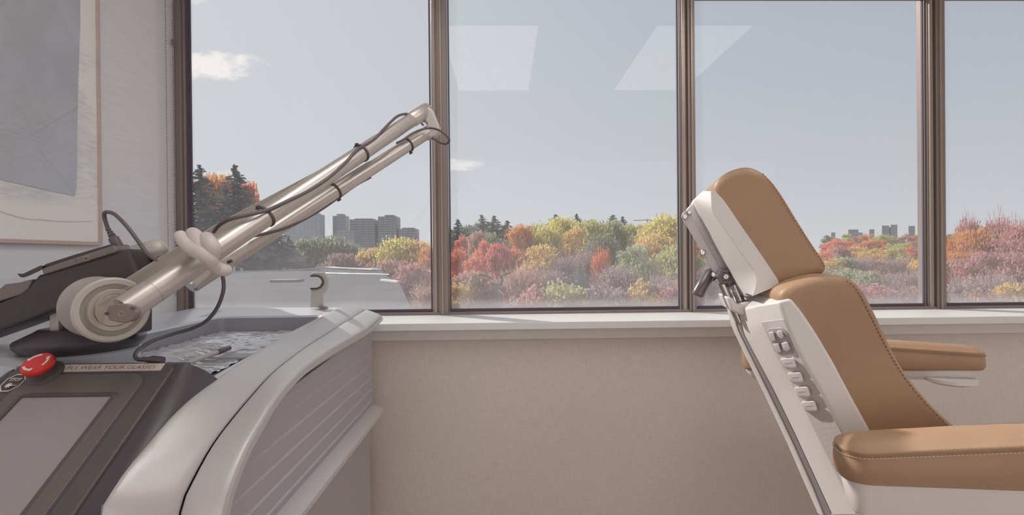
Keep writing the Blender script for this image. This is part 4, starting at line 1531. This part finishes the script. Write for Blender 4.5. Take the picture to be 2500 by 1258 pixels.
gx = np.concatenate([np.linspace(-2600, -300, 8), np.linspace(-260, 400, 30), np.linspace(460, 3000, 8)])
gy = np.concatenate([np.linspace(3, 300, 34), np.linspace(340, 3200, 10)])
V = [(x, y, ground_z(x, y) if y < 320 else ground_z(x, 320) - (y - 320) * .004) for y in gy for x in gx]
Fc = [(j * len(gx) + i, j * len(gx) + i + 1, (j + 1) * len(gx) + i + 1, (j + 1) * len(gx) + i) for j in range(len(gy) - 1) for i in range(len(gx) - 1)]
tag(part('hillside_ground', V, Fc, 'asphalt', None, smooth=True, autosmooth=False), kind='structure')

# ---- neighbouring flat roof
ZR = CAM.z - .92
rp = [(60, 676), (480, 668), (700, 662), (800, 656), (924, 658), (950, 678), (976, 694), (1004, 752), (960, 830), (-100, 830)]
rv = [PZ(a, b, ZR) for a, b in rp]
nb = thing('neighbour_building', (rv[1].x, rv[1].y, ZGND), 'flat grey roofed building next door seen through the first pane', 'building')
part('roof_slab', *extrude(rv, (0, 0, -.25)), 'roof', nb)
part('wall', *extrude([p - Vector((0, 0, .25)) for p in rv], (0, 0, ZGND - ZR + .25)), 'roof_wall', nb)
edge = [PZ(a, b, ZR) for a, b in ((60, 676), (480, 668), (700, 662), (800, 656), (924, 658))]
for i in range(len(edge) - 1):
    a, b = edge[i], edge[i + 1]
    ax_ = (b - a).normalized()
    part('parapet', *obox((a + b) / 2 + Vector((0, 0, .04)), ax_, Vector((-ax_.y, ax_.x, 0)), Vector((0, 0, 1)), (b - a).length / 2, .16, .045), 'coping', nb)
for i, (a, b) in enumerate((((802, 651), (830, 653.5)), ((832, 653.5), (856, 654.5)), ((858, 655), (880, 656)), ((882, 656), (920, 658)))):
    q0, q1 = PZ(a[0], a[1] + 4, ZR) , PZ(b[0], b[1] + 4, ZR)
    ax_ = (q1 - q0).normalized()
    part('parapet_cap', *obox((q0 + q1) / 2 + Vector((0, 0, .10)), ax_, Vector((-ax_.y, ax_.x, 0)), Vector((0, 0, 1)), (q1 - q0).length / 2, .35, .035), 'sheet', nb)
q0, q1 = PZ(931, 686, ZR), PZ(972, 691, ZR)
part('roof_flashing', *obox((q0 + q1) / 2 + Vector((0, 0, .04)), (q1 - q0).normalized(), Vector((0, 1, 0)), Vector((0, 0, 1)), (q1 - q0).length / 2, .22, .03), 'sheet', nb)
for a, b, hpx in ((560, 664, 22), (572, 664, 20), (590, 664, 8), (694, 661, 6), (776, 659, 6)):
    q_ = PZ(a, b, ZR)
    h = hpx * q_.y / F
    part('vent_pipe', *merge([tubegeo([q_, q_ + Vector((0, 0, h))], .07, 10), tubegeo([q_ + Vector((0, 0, h * .8)), q_ + Vector((0, 0, h))], .11, 10)]), 'coping', nb, smooth=True)
for a, b, w, d_, h in ((690, 690, 1.0, .8, .10),):
    q_ = PZ(a, b, ZR)
    part('roof_unit', *boxgeo(q_.x - w / 2, q_.x + w / 2, q_.y, q_.y + d_, ZR, ZR + h), 'roof_wall', nb, bevel=.02)
for (a, b), (c, d) in (((780, 668), (950, 672)),):
    q0, q1 = PZ(a, b, ZR), PZ(c, d, ZR)
    part('roof_seam', *tubegeo([q0 + Vector((0, 0, .02)), q1 + Vector((0, 0, .02))], .035, 6), 'coping', nb)

# ---- towers
def tower(x0, x1, yt, Y, mat, label, group, depth=1.0, crown=None, step=3.4, ybase=660):
    a, b = P(x0, yt, Y), P(x1, yt, Y)
    zb = ground_z(a.x, 320) - (Y - 320) * .004 - 2.0
    w = b.x - a.x
    d_ = w * depth
    t = thing('tower_block', ((a.x + b.x) / 2, Y, zb), label, 'building', group)
    ms = []
    part('body', *boxgeo(a.x, b.x, Y, Y + d_, zb, a.z), mat, t)
    z = zb + step
    k = .012 * w
    while z < a.z:
        ms.append(boxgeo(a.x - k, b.x + k, Y - k * 2, Y + d_ + k, z - step * .16, z + step * .16))
        z += step
    part('floor_slabs', *merge(ms), 'slab', t, kind='stuff')
    fins = []
    for u in (.0, .22, .5, .78, 1.0):
        xx = a.x + w * u
        fins.append(boxgeo(xx - w * .02, xx + w * .02, Y - k * 2.6, Y + .3, zb, a.z))
    part('facade_fins', *merge(fins), mat, t)
    if crown:
        c0, c1, cy = crown
        ca, cb_ = P(c0, cy, Y), P(c1, cy, Y)
        part('penthouse', *boxgeo(ca.x, cb_.x, Y + d_ * .2, Y + d_ * .8, a.z, ca.z), mat, t)


G1, G2 = 'downtown towers beyond the first pane', 'hazy towers on the far ridge'
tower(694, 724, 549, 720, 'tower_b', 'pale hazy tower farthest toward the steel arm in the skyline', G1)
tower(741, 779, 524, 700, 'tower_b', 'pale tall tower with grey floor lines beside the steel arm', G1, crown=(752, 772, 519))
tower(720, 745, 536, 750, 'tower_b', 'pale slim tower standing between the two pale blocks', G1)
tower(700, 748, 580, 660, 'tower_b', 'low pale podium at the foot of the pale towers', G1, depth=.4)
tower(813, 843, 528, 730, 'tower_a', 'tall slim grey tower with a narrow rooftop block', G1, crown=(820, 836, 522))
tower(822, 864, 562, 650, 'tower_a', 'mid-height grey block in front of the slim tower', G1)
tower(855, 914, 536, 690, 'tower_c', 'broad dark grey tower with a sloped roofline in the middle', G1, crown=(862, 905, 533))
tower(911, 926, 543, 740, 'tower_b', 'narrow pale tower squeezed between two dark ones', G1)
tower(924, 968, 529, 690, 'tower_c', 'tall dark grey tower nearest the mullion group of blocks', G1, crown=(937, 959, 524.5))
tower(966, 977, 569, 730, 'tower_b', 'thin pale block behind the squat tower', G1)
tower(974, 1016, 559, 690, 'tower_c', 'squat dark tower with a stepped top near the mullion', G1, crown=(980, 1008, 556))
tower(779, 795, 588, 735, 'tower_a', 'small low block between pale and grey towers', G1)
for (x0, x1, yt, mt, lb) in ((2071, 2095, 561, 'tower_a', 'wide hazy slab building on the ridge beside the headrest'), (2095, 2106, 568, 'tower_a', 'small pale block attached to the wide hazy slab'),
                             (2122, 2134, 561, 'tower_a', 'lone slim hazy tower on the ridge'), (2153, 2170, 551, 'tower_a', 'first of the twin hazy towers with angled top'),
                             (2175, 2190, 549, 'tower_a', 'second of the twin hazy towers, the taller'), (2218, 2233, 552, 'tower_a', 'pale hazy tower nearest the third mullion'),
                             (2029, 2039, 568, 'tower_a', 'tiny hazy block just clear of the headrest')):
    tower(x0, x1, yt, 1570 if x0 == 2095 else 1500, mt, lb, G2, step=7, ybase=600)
# gabled roof between the trees, and a tower crane
q0, q1, q2 = P(1282, 566, 150), P(1296, 551, 150), P(1312, 566, 150)
hs_ = thing('gabled_house', (q1.x, 150, q0.z - 6), 'grey gabled roof peeking over the trees near the orange maple', 'house')
part('roof', *extrude([q0, q1, q2], (0, 8, 0)), 'tower_a', hs_)
part('wall', *boxgeo(q0.x + .2, q2.x - .2, 150.2, 157.8, ground_z(q1.x, 150) - 1, q0.z), 'tower_b', hs_)
cr = thing('tower_crane', P(1580, 556, 420), 'thin tower crane above an unfinished block behind the yellow trees', 'crane')
part('mast', *tubegeo([Vector((P(1580, 566, 420).x, 420, ground_z(P(1580, 566, 420).x, 320) - 1)), P(1580, 535, 420)], .5, 6), 'crane', cr)
part('jib', *tubegeo([P(1547, 538.5, 420), P(1592, 537, 420)], .35, 6), 'crane', cr)
part('counterweight', *obox(P(1590, 539, 420), Vector((1, 0, 0)), Vector((0, 1, 0)), Vector((0, 0, 1)), .8, .5, .7), 'crane', cr)
cb2 = thing('unfinished_block', P(1576, 566, 425), 'unfinished concrete block under the tower crane', 'building')
for yy in (551, 555, 560):
    q0, q1 = P(1560, yy, 425), P(1594, yy, 425)
    part('floor_deck', *boxgeo(q0.x, q1.x, 425, 440, q0.z - .35, q0.z), 'tower_a', cb2)
part('core', *boxgeo(P(1568, 551, 428).x, P(1585, 551, 428).x, 428, 436, ground_z(P(1568, 551, 428).x, 320) - 1, P(1568, 551, 428).z), 'tower_a', cb2)

# ---- street lamp
YL = 35.0
lb0 = P(1215, 750, YL)
lp = thing('street_lamp', (lb0.x, YL, ground_z(lb0.x, YL)), 'twin headed grey street lamp standing before the red maples', 'street lamp')
r_ = .10
part('pole', *tubegeo([Vector((P(1214, 700, YL).x, YL, ground_z(lb0.x, YL))), P(1213, 695, YL)], r_, 10), 'lamp_grey', lp, smooth=True)
part('yoke', *tubegeo(catmull([P(1202, 690, YL), P(1204, 694, YL), P(1213, 696, YL), P(1222, 694, YL), P(1225, 688, YL), P(1226, 678, YL)], 5), .085, 8), 'lamp_grey', lp, smooth=True)
part('lamp_head', *loft([[P(a, b - h, YL - .25), P(a, b - h, YL + .25), P(a, b + h, YL + .25), P(a, b + h, YL - .25)] for a, b, h in ((1167, 671, .8), (1175, 671.5, 2), (1190, 675, 2.6), (1201, 680, 2.2), (1205, 683, 1.5))], True, True), 'lamp_grey', lp, bevel=.03)
part('lamp_head', *loft([[P(a, b - h, YL - .25), P(a, b - h, YL + .25), P(a, b + h, YL + .25), P(a, b + h, YL - .25)] for a, b, h in ((1221, 676, 1.5), (1226, 674, 2.4), (1236, 669, 2.8), (1243, 667.5, 2), (1247, 667, 1))], True, True), 'lamp_grey', lp, bevel=.03)


# ---- trees -----------------------------------------------------------------
def quads(cent, ux, uy):
    n = len(cent)
    v = np.empty((n * 4, 3))
    v[0::4] = cent - ux - uy
    v[1::4] = cent + ux - uy
    v[2::4] = cent + ux + uy
    v[3::4] = cent - ux + uy
    return v, np.arange(n * 4).reshape(n, 4)


def npmesh(name, v, f):
    me = bpy.data.meshes.new(name)
    nv, nf = len(v), len(f)
    me.vertices.add(nv)
    me.vertices.foreach_set('co', v.astype(np.float32).ravel())
    me.loops.add(nf * 4)
    me.loops.foreach_set('vertex_index', f.astype(np.int32).ravel())
    me.polygons.add(nf)
    me.polygons.foreach_set('loop_start', np.arange(0, nf * 4, 4, dtype=np.int32))
    me.update(calc_edges=True)
    me.validate()
    return me


def unit(n):
    a = RNG.normal(size=(n, 3))
    return a / np.linalg.norm(a, axis=1)[:, None]


def rand_axes(n, s, s2=None):
    a = unit(n)
    b = np.cross(a, unit(n))
    b /= np.linalg.norm(b, axis=1)[:, None] + 1e-9
    sz = s * RNG.uniform(.6, 1.3, (n, 1))
    return a * sz, b * sz * (s2 or .7)


def decid(n_leaf, leaf, nblob, low=.5, vz=.55):
    C, Rd = [], []
    for _ in range(nblob):
        z = RNG.uniform(low, 1)
        t = (z - low) / (1 - low)
        w = .5 * math.sqrt(max(0.02, 1 - (2 * t ** .85 - 1) ** 2)) * .95
        a = RNG.uniform(0, 2 * math.pi)
        r = w * RNG.uniform(.45, .95)
        br = RNG.uniform(.07, .13)
        C.append((r * math.cos(a), r * math.sin(a), min(z, 1 - br * .35 - .02 * random.random())))
        Rd.append(br)
    C, Rd = np.array(C), np.array(Rd)
    k = RNG.integers(0, nblob, n_leaf)
    u = unit(n_leaf)
    cent = C[k] + u * (Rd[k] * RNG.uniform(.25, 1.5, n_leaf))[:, None] * np.array([1.5, 1.5, vz])
    a, b = rand_axes(n_leaf, leaf)
    return npmesh('foliage', *quads(cent, a, b))


def twiggy(n, ln_, w):
    # rising thin branches with scattered leaves
    base_ = np.stack([RNG.normal(0, .13, n), RNG.normal(0, .13, n), RNG.uniform(.05, .85, n)], 1)
    d_ = np.stack([base_[:, 0] * 3 + RNG.normal(0, .35, n), base_[:, 1] * 3 + RNG.normal(0, .35, n), RNG.uniform(.4, 1.2, n)], 1)
    d_ /= np.linalg.norm(d_, axis=1)[:, None]
    L_ = ln_ * RNG.uniform(.5, 1.3, (n, 1))
    side = np.cross(d_, unit(n))
    side /= np.linalg.norm(side, axis=1)[:, None]
    cent = base_ + d_ * L_ * .5
    cent[:, 2] = np.minimum(cent[:, 2], .97)
    return quads(cent, d_ * L_ * .5, side * w)


def conifer(rows, per):
    cs, us, vs = [], [], []
    for i in range(rows):
        t = i / (rows - 1)
        z = .05 + .94 * t
        rad = .5 * (1 - t) ** .95 + .008
        for k in range(int(per * (1 - t) ** .6) + 4):
            a = RNG.uniform(0, 2 * math.pi)
            L_ = rad * RNG.uniform(.55, 1.12)
            nq = int(4 + 9 * L_ / .5)
            for q_ in np.linspace(.2, 1, nq):
                r = L_ * q_
                a2 = a + RNG.normal(0, .05)
                zz = z - .16 * L_ * q_ + .10 * L_ * q_ * q_ + RNG.normal(0, .005)
                cs.append((r * math.cos(a2), r * math.sin(a2), zz))
                sz = (.007 + .016 * (1 - t)) * RNG.uniform(.6, 1.3)
                tw = a + RNG.normal(0, .6)
                us.append((math.cos(tw) * sz * 1.4, math.sin(tw) * sz * 1.4, RNG.normal(-.15, .3) * sz))
                vs.append((-math.sin(tw) * sz * .55, math.cos(tw) * sz * .55, RNG.normal(0, .35) * sz))
    return npmesh('foliage', *quads(np.array(cs), np.array(us), np.array(vs)))


def mixmesh(nleaf, leaf, ntw):
    v1, f1 = twiggy(ntw, .20, .0035)
    C, Rd = [], []
    for _ in range(40):
        z = RNG.uniform(.05, .9)
        w = .42 * math.sqrt(max(.05, 1 - (2 * z - 1) ** 2))
        a = RNG.uniform(0, 6.28)
        r = w * RNG.uniform(.2, 1)
        C.append((r * math.cos(a), r * math.sin(a), z))
        Rd.append(RNG.uniform(.06, .11))
    C, Rd = np.array(C), np.array(Rd)
    k = RNG.integers(0, 40, nleaf)
    cent = C[k] + unit(nleaf) * (Rd[k] * RNG.uniform(.4, 1.3, nleaf))[:, None] * np.array([1.6, 1.6, .9])
    a, b = rand_axes(nleaf, leaf)
    v2, f2 = quads(cent, a, b)
    return npmesh('foliage', np.concatenate([v1, v2]), np.concatenate([f1, f2 + len(v1)]))


MESH = {
    'round': [decid(6500, .017, 40, .42) for _ in range(4)],
    'broad': [decid(7500, .017, 50, .48) for _ in range(4)],
    'conifer': [conifer(60, 26) for _ in range(3)],
    'twig': [mixmesh(5000, .014, 1300) for _ in range(3)],
    'bush': [decid(4500, .022, 30, .0, .8) for _ in range(3)],
}
tv, tf = tubegeo([(0, 0, 0), (.0, 0, .5), (.01, 0, .9)], [.028, .018, .004], 7)
tme = bpy.data.meshes.new('trunk')
tme.from_pydata([tuple(v) for v in tv], [], tf)
tme.materials.append(M['trunk'])
for L_ in MESH.values():
    for m_ in L_:
        m_.materials.append(M['trunk'])

LM = {
    'spruce': leaf_mat('spruce_needles', '#6f7677', '#8f9693', .3),
    'pine': leaf_mat('pine_needles', '#848e86', '#a5ac9f', .35),
    'orange': leaf_mat('orange_leaves', '#f2bd7c', '#e0a272'),
    'redorange': leaf_mat('red_orange_leaves', '#fb9b78', '#eab08c'),
    'crimson': leaf_mat('crimson_leaves', '#f08c84', '#e5a89a'),
    'yellow': leaf_mat('yellow_leaves', '#f7e698', '#dcd892'),
    'gold': leaf_mat('golden_leaves', '#f6d890', '#e4cb90'),
    'olive': leaf_mat('olive_leaves', '#cbcf9e', '#e2dc98'),
    'green': leaf_mat('dull_green_leaves', '#98a18c', '#aeb496'),
    'maroon': leaf_mat('maroon_leaves', '#b0918f', '#bda198'),
    'mauve': leaf_mat('mauve_twigs', '#bba5ad', '#cdb8b2', .4),
    'brown': leaf_mat('russet_leaves', '#dcb296', '#c9a7a0'),
    'palegreen': leaf_mat('pale_green_leaves', '#cdd2aa', '#bbbfa2'),
    'pinkred': leaf_mat('rose_leaves', '#e2a8a0', '#cda5a6'),
}
KIND = {'spruce': 'conifer', 'pine': 'conifer'}
cnt = [0]


def tree(px, py, Y, wpx, color, label, shape=None, cat='tree', group=None, name=None, trunk=True):
    shape = shape or KIND.get(color, 'round')
    q_ = P(px, py, Y)
    g = ground_z(q_.x, Y)
    h = max(q_.z - g, 1.0)
    w = wpx * Y / F
    nm = name or {'conifer': 'conifer_tree', 'twig': 'bare_tree', 'bush': 'shrub'}.get(shape, 'broadleaf_tree')
    cnt[0] += 1
    t = thing(nm, (q_.x, Y, g), label, cat, group)
    t.scale = (w, w, h)
    t.rotation_euler = (0, 0, random.uniform(0, 6.28))
    me = MESH[shape][cnt[0] % len(MESH[shape])]
    o = bpy.data.objects.new('foliage', me)
    o.parent = t
    col.objects.link(o)
    o.material_slots[0].link = 'OBJECT'
    o.material_slots[0].material = LM[color]
    if trunk and shape != 'bush':
        o = bpy.data.objects.new('trunk', tme)
        o.parent = t
        col.objects.link(o)
    return t


# first pane
tree(488, 400, 42, 430, 'spruce', 'dark blue-grey spruce right against the window jamb')
tree(574, 402, 43, 480, 'spruce', 'tall dark spruce with a pointed tip above the steel arm')
tree(534, 438, 50, 110, 'orange', 'golden orange maple glowing between the two spruces')
tree(602, 452, 50, 84, 'redorange', 'orange-red maple top behind the pointed spruce')
tree(628, 500, 50, 380, 'spruce', 'dark evergreen half hidden behind the steel arm')
tree(668, 545, 52, 330, 'spruce', 'broad dark conifer over the roof edge below the arm')
tree(704, 575, 56, 240, 'spruce', 'short dark conifer at the foot of the pale towers')
tree(548, 540, 40, 420, 'spruce', 'dense dark spruce behind the white clip')
tree(736, 590, 62, 90, 'green', 'small grey-green tree beside the dark conifers', 'broad')
tree(795, 583, 64, 140, 'green', 'wide grey-green tree below the tall slim tower', 'broad')
tree(846, 598, 66, 90, 'green', 'dull green tree before the broad dark tower', 'broad')
tree(832, 622, 55, 100, 'maroon', 'maroon leaved tree just above the white roof edge', 'broad')
tree(873, 613, 70, 44, 'pinkred', 'small rose coloured tree under the dark towers')
tree(905, 612, 60, 84, 'gold', 'golden tree between roof edge and squat tower', 'broad')
tree(975, 587, 52, 115, 'yellow', 'rounded yellow-green tree below the squat tower', 'broad')
tree(1020, 592, 51, 95, 'gold', 'golden orange tree close to the first mullion', 'broad')
tree(1045, 612, 47, 80, 'orange', 'orange tree cut by the first mullion', 'broad')
tree(960, 640, 46, 110, 'brown', 'russet tree right behind the roof corner', 'broad')
tree(1010, 650, 44, 110, 'pinkred', 'dusky rose tree low in the corner of the first pane', 'broad')
tree(920, 640, 58, 70, 'brown', 'russet bush peeping over the white roof edge', 'broad')
tree(1040, 690, 40, 110, 'brown', 'low brown tree beside the roof corner', 'twig')
# second pane
tree(1118, 534, 74, 230, 'spruce', 'thin dark spruce with a single spire near the mullion')
tree(1150, 556, 78, 70, 'pine', 'grey pine between the spire and the pine clump', 'round')
tree(1176, 524, 72, 330, 'pine', 'tallest feathery pine of the grey clump')
tree(1206, 525, 73, 330, 'pine', 'second feathery pine in the grey clump')
tree(1238, 538, 74, 340, 'pine', 'shorter grey pine at the end of the clump')
tree(1098, 556, 76, 260, 'pine', 'grey conifer against the first mullion')
tree(1190, 572, 66, 110, 'green', 'dull green tree under the pine clump', 'broad')
tree(1166, 572, 60, 64, 'brown', 'tawny narrow tree under the tallest pine', 'round')
tree(1128, 580, 62, 44, 'crimson', 'small crimson maple below the thin spruce')
tree(1116, 614, 55, 56, 'redorange', 'flame red maple beside the mullion', 'broad')
tree(1180, 592, 56, 54, 'redorange', 'pointed orange-red maple over the street lamp')
tree(1157, 632, 52, 74, 'redorange', 'bright orange maple low beside the lamp head', 'broad')
tree(1221, 600, 54, 74, 'crimson', 'crimson maple directly above the street lamp', 'broad')
tree(1268, 556, 62, 74, 'orange', 'tall orange maple between pines and yellow trees')
tree(1250, 612, 56, 66, 'redorange', 'copper maple beside the crimson one', 'broad')
tree(1308, 553, 68, 84, 'olive', 'olive-yellow tree right of the gabled roof', 'broad')
tree(1338, 560, 62, 90, 'yellow', 'yellow tree in front of the olive crown', 'broad')
tree(1370, 538, 72, 110, 'yellow', 'large yellow-green crown in the middle pane', 'broad')
tree(1356, 522, 84, 300, 'spruce', 'dark spiky conifer tip over the yellow crowns')
tree(1408, 522, 86, 260, 'spruce', 'second dark spiky tip over the yellow crowns')
tree(1496, 524, 88, 340, 'pine', 'grey spiky tree top beside the crane side of the pane')
tree(1520, 527, 87, 240, 'spruce', 'thin dark tip next to the grey spiky top')
tree(1440, 541, 70, 110, 'olive', 'olive-green crown at the centre of the tree line', 'broad')
tree(1405, 560, 64, 90, 'gold', 'golden crown below the olive one', 'broad')
tree(1490, 546, 72, 100, 'palegreen', 'pale green crown left of the crane', 'broad')
tree(1470, 580, 60, 90, 'green', 'grey-green crown over the red sapling', 'broad')
tree(1540, 552, 70, 90, 'olive', 'olive crown under the unfinished block', 'broad')
tree(1585, 556, 66, 90, 'gold', 'golden crown right under the crane', 'broad')
tree(1640, 534, 58, 150, 'yellow', 'biggest yellow-green crown against the second mullion', 'broad')
tree(1600, 578, 54, 120, 'gold', 'golden green crown in front of the biggest one', 'broad')
tree(1655, 600, 50, 110, 'olive', 'olive crown low against the second mullion', 'broad')
tree(1320, 605, 52, 120, 'gold', 'golden tree with thinning leaves mid pane', 'broad')
tree(1378, 618, 50, 110, 'mauve', 'mauve bare tree fanning out in mid pane', 'twig')
tree(1430, 612, 52, 80, 'mauve', 'tall mauve bare tree in front of the olive crowns', 'twig')
tree(1468, 604, 50, 60, 'redorange', 'red-orange tree among the mauve twigs', 'twig')
tree(1548, 606, 46, 110, 'palegreen', 'pale green loose shrub tree low in the pane', 'broad')
tree(1330, 655, 44, 130, 'mauve', 'wide mauve thicket behind the street lamp side', 'twig')
tree(1416, 640, 40, 170, 'pine', 'dark green young conifer low in mid pane')
tree(1270, 650, 42, 150, 'brown', 'russet thicket right of the street lamp', 'twig')
tree(1500, 648, 41, 150, 'mauve', 'mauve thicket beside the pale shrub', 'twig')
tree(1600, 672, 40, 140, 'mauve', 'mauve thicket against the second mullion', 'twig')
tree(1150, 668, 43, 130, 'brown', 'russet thicket left of the lamp pole', 'broad')
tree(1215, 690, 42, 120, 'brown', 'low russet shrubs round the lamp pole', 'bush', 'shrub')
tree(1560, 690, 38, 120, 'gold', 'low golden shrub at the bottom of the pane', 'bush', 'shrub')
tree(1380, 700, 38, 150, 'olive', 'low olive shrub at the bottom of mid pane', 'bush', 'shrub')
tree(1120, 700, 40, 90, 'gold', 'low golden shrub beside the first mullion', 'bush', 'shrub')
tree(1300, 705, 38, 140, 'pinkred', 'low rose shrub between lamp and conifer', 'bush', 'shrub')
tree(1480, 705, 38, 140, 'mauve', 'low mauve bush under the red sapling', 'bush', 'shrub')
tree(1640, 705, 38, 130, 'pinkred', 'low rose bush under the second mullion', 'bush', 'shrub')
# behind the chair
tree(1725, 585, 66, 90, 'orange', 'orange tree glimpsed behind the headrest bracket', 'broad')
tree(1760, 600, 60, 90, 'brown', 'russet tree behind the lever handle', 'broad')
tree(1720, 650, 46, 110, 'mauve', 'mauve thicket behind the lever handle', 'twig')

# hillside forest right of the chair, row by row
rows = [(578, 215, 30, 20, 'ridge'), (590, 170, 40, 26, 'upper slope'), (606, 130, 52, 32, 'middle slope'), (632, 95, 70, 40, 'lower slope'), (662, 66, 90, 52, 'foot'), (700, 48, 120, 64, 'near edge')]
pal = {0: ['olive', 'orange', 'green', 'orange', 'brown', 'redorange'], 1: ['redorange', 'olive', 'orange', 'green', 'redorange', 'brown'], 2: ['gold', 'brown', 'redorange', 'olive', 'gold', 'mauve'],
       3: ['mauve', 'palegreen', 'gold', 'brown', 'mauve', 'olive'], 4: ['palegreen', 'mauve', 'brown', 'pinkred', 'mauve', 'gold'], 5: ['mauve', 'pinkred', 'brown', 'mauve', 'pinkred', 'gold']}
cname = {'olive': 'olive', 'orange': 'orange', 'green': 'grey-green', 'brown': 'russet', 'redorange': 'red-orange', 'gold': 'golden', 'mauve': 'mauve bare', 'palegreen': 'pale green', 'pinkred': 'dusky rose'}
rr_ = random.Random(5)
ORD = ['first', 'second', 'third', 'fourth', 'fifth', 'sixth', 'seventh', 'eighth', 'ninth', 'tenth', 'eleventh', 'twelfth']
for k, (py, Y, wpx, stp, nm) in enumerate(rows):
    px = 2022
    i = 0
    seen = {}
    while px < 2330:
        c_ = pal[k][(i * 5 + rr_.randrange(3)) % 6]
        shp = 'twig' if c_ == 'mauve' else 'bush'
        tree(px, py + rr_.uniform(-5, 6), Y * rr_.uniform(.96, 1.04), wpx * rr_.uniform(.9, 1.3), c_, '%s tree on the %s, %s of its colour from the chair' % (cname[c_], nm, ORD[seen.setdefault(c_, 0)]), shp,
             group='%s trees on the %s of the hillside' % (cname[c_], nm), name='bare_tree' if shp == 'twig' else 'broadleaf_tree', trunk=(k > 2))
        seen[c_] += 1
        px += stp * rr_.uniform(.85, 1.15)
        i += 1
# fourth pane
for (px, py, Y, w, c_, s_, lb) in ((2330, 575, 120, 60, 'green', 'broad', 'grey-green crown just past the third mullion'), (2352, 560, 60, 70, 'orange', 'broad', 'orange crown beside the third mullion'),
                                  (2366, 528, 58, 60, 'pinkred', 'twig', 'spindly red-leaved tree top beside the third mullion'), (2385, 566, 56, 100, 'orange', 'broad', 'wide orange crown in the last pane'),
                                  (2440, 522, 55, 80, 'pinkred', 'twig', 'tall spindly rose-red tree in the last pane'), (2452, 560, 54, 100, 'brown', 'broad', 'tawny red crown under the tall spindly tree'),
                                  (2492, 536, 52, 70, 'pinkred', 'twig', 'spindly red tree at the edge of the view'), (2500, 560, 50, 110, 'pinkred', 'broad', 'rosy crown cut by the edge of the view'),
                                  (2550, 560, 52, 120, 'orange', 'broad', 'orange crown beyond the last pane'),
                                  (2400, 620, 44, 120, 'pinkred', 'broad', 'dusky rose tree low in the last pane'), (2470, 625, 43, 120, 'pinkred', 'broad', 'rose tree with gold flecks low at the edge'),
                                  (2340, 640, 46, 90, 'brown', 'broad', 'russet tree low beside the third mullion'), (2430, 668, 38, 130, 'mauve', 'twig', 'mauve thicket low in the last pane'),
                                  (2345, 690, 38, 110, 'mauve', 'bush', 'mauve bush at the bottom beside the third mullion'), (2480, 700, 36, 140, 'gold', 'bush', 'golden bush at the bottom of the last pane'),
                                  (2400, 712, 36, 120, 'brown', 'bush', 'russet bush at the bottom of the last pane')):
    tree(px, py, Y, w, c_, lb, s_)
# fillers beyond the first pane's towers and behind everything (a far tree line)
fr_ = random.Random(9)
px = 1085
i = 0
while px < 1700:
    c_ = ['olive', 'green', 'brown', 'pine', 'gold'][i % 5]
    tree(px, 575 + fr_.uniform(-6, 6), 120, 46, c_, 'hazy %s tree of the far line, %s of its colour from the first mullion' % ({'olive': 'olive', 'green': 'grey-green', 'brown': 'russet', 'pine': 'grey pine', 'gold': 'golden'}[c_], ORD[i // 5]),
         'broad' if c_ != 'pine' else None, group='far %s trees behind the middle pane' % c_, trunk=False)
    px += 34
    i += 1
px = 680
i = 0
while px < 1080:
    c_ = ['green', 'olive', 'maroon', 'green', 'brown'][i % 5]
    tree(px, 612 + fr_.uniform(-6, 6), 110, 60, c_, 'hazy %s tree below the towers, %s of its colour from the steel arm' % ({'olive': 'olive', 'green': 'grey-green', 'brown': 'russet', 'maroon': 'maroon'}[c_], ['nearest', 'next', 'third', 'fourth'][i // 5] if c_ != 'green' else ['nearest', 'next', 'third', 'fourth', 'fifth', 'last'][(i // 5) * 2 + (1 if i % 5 == 3 else 0)]),
         'broad', group='far %s trees at the foot of the towers' % c_, trunk=False)
    px += 40
    i += 1
print('trees', cnt[0])
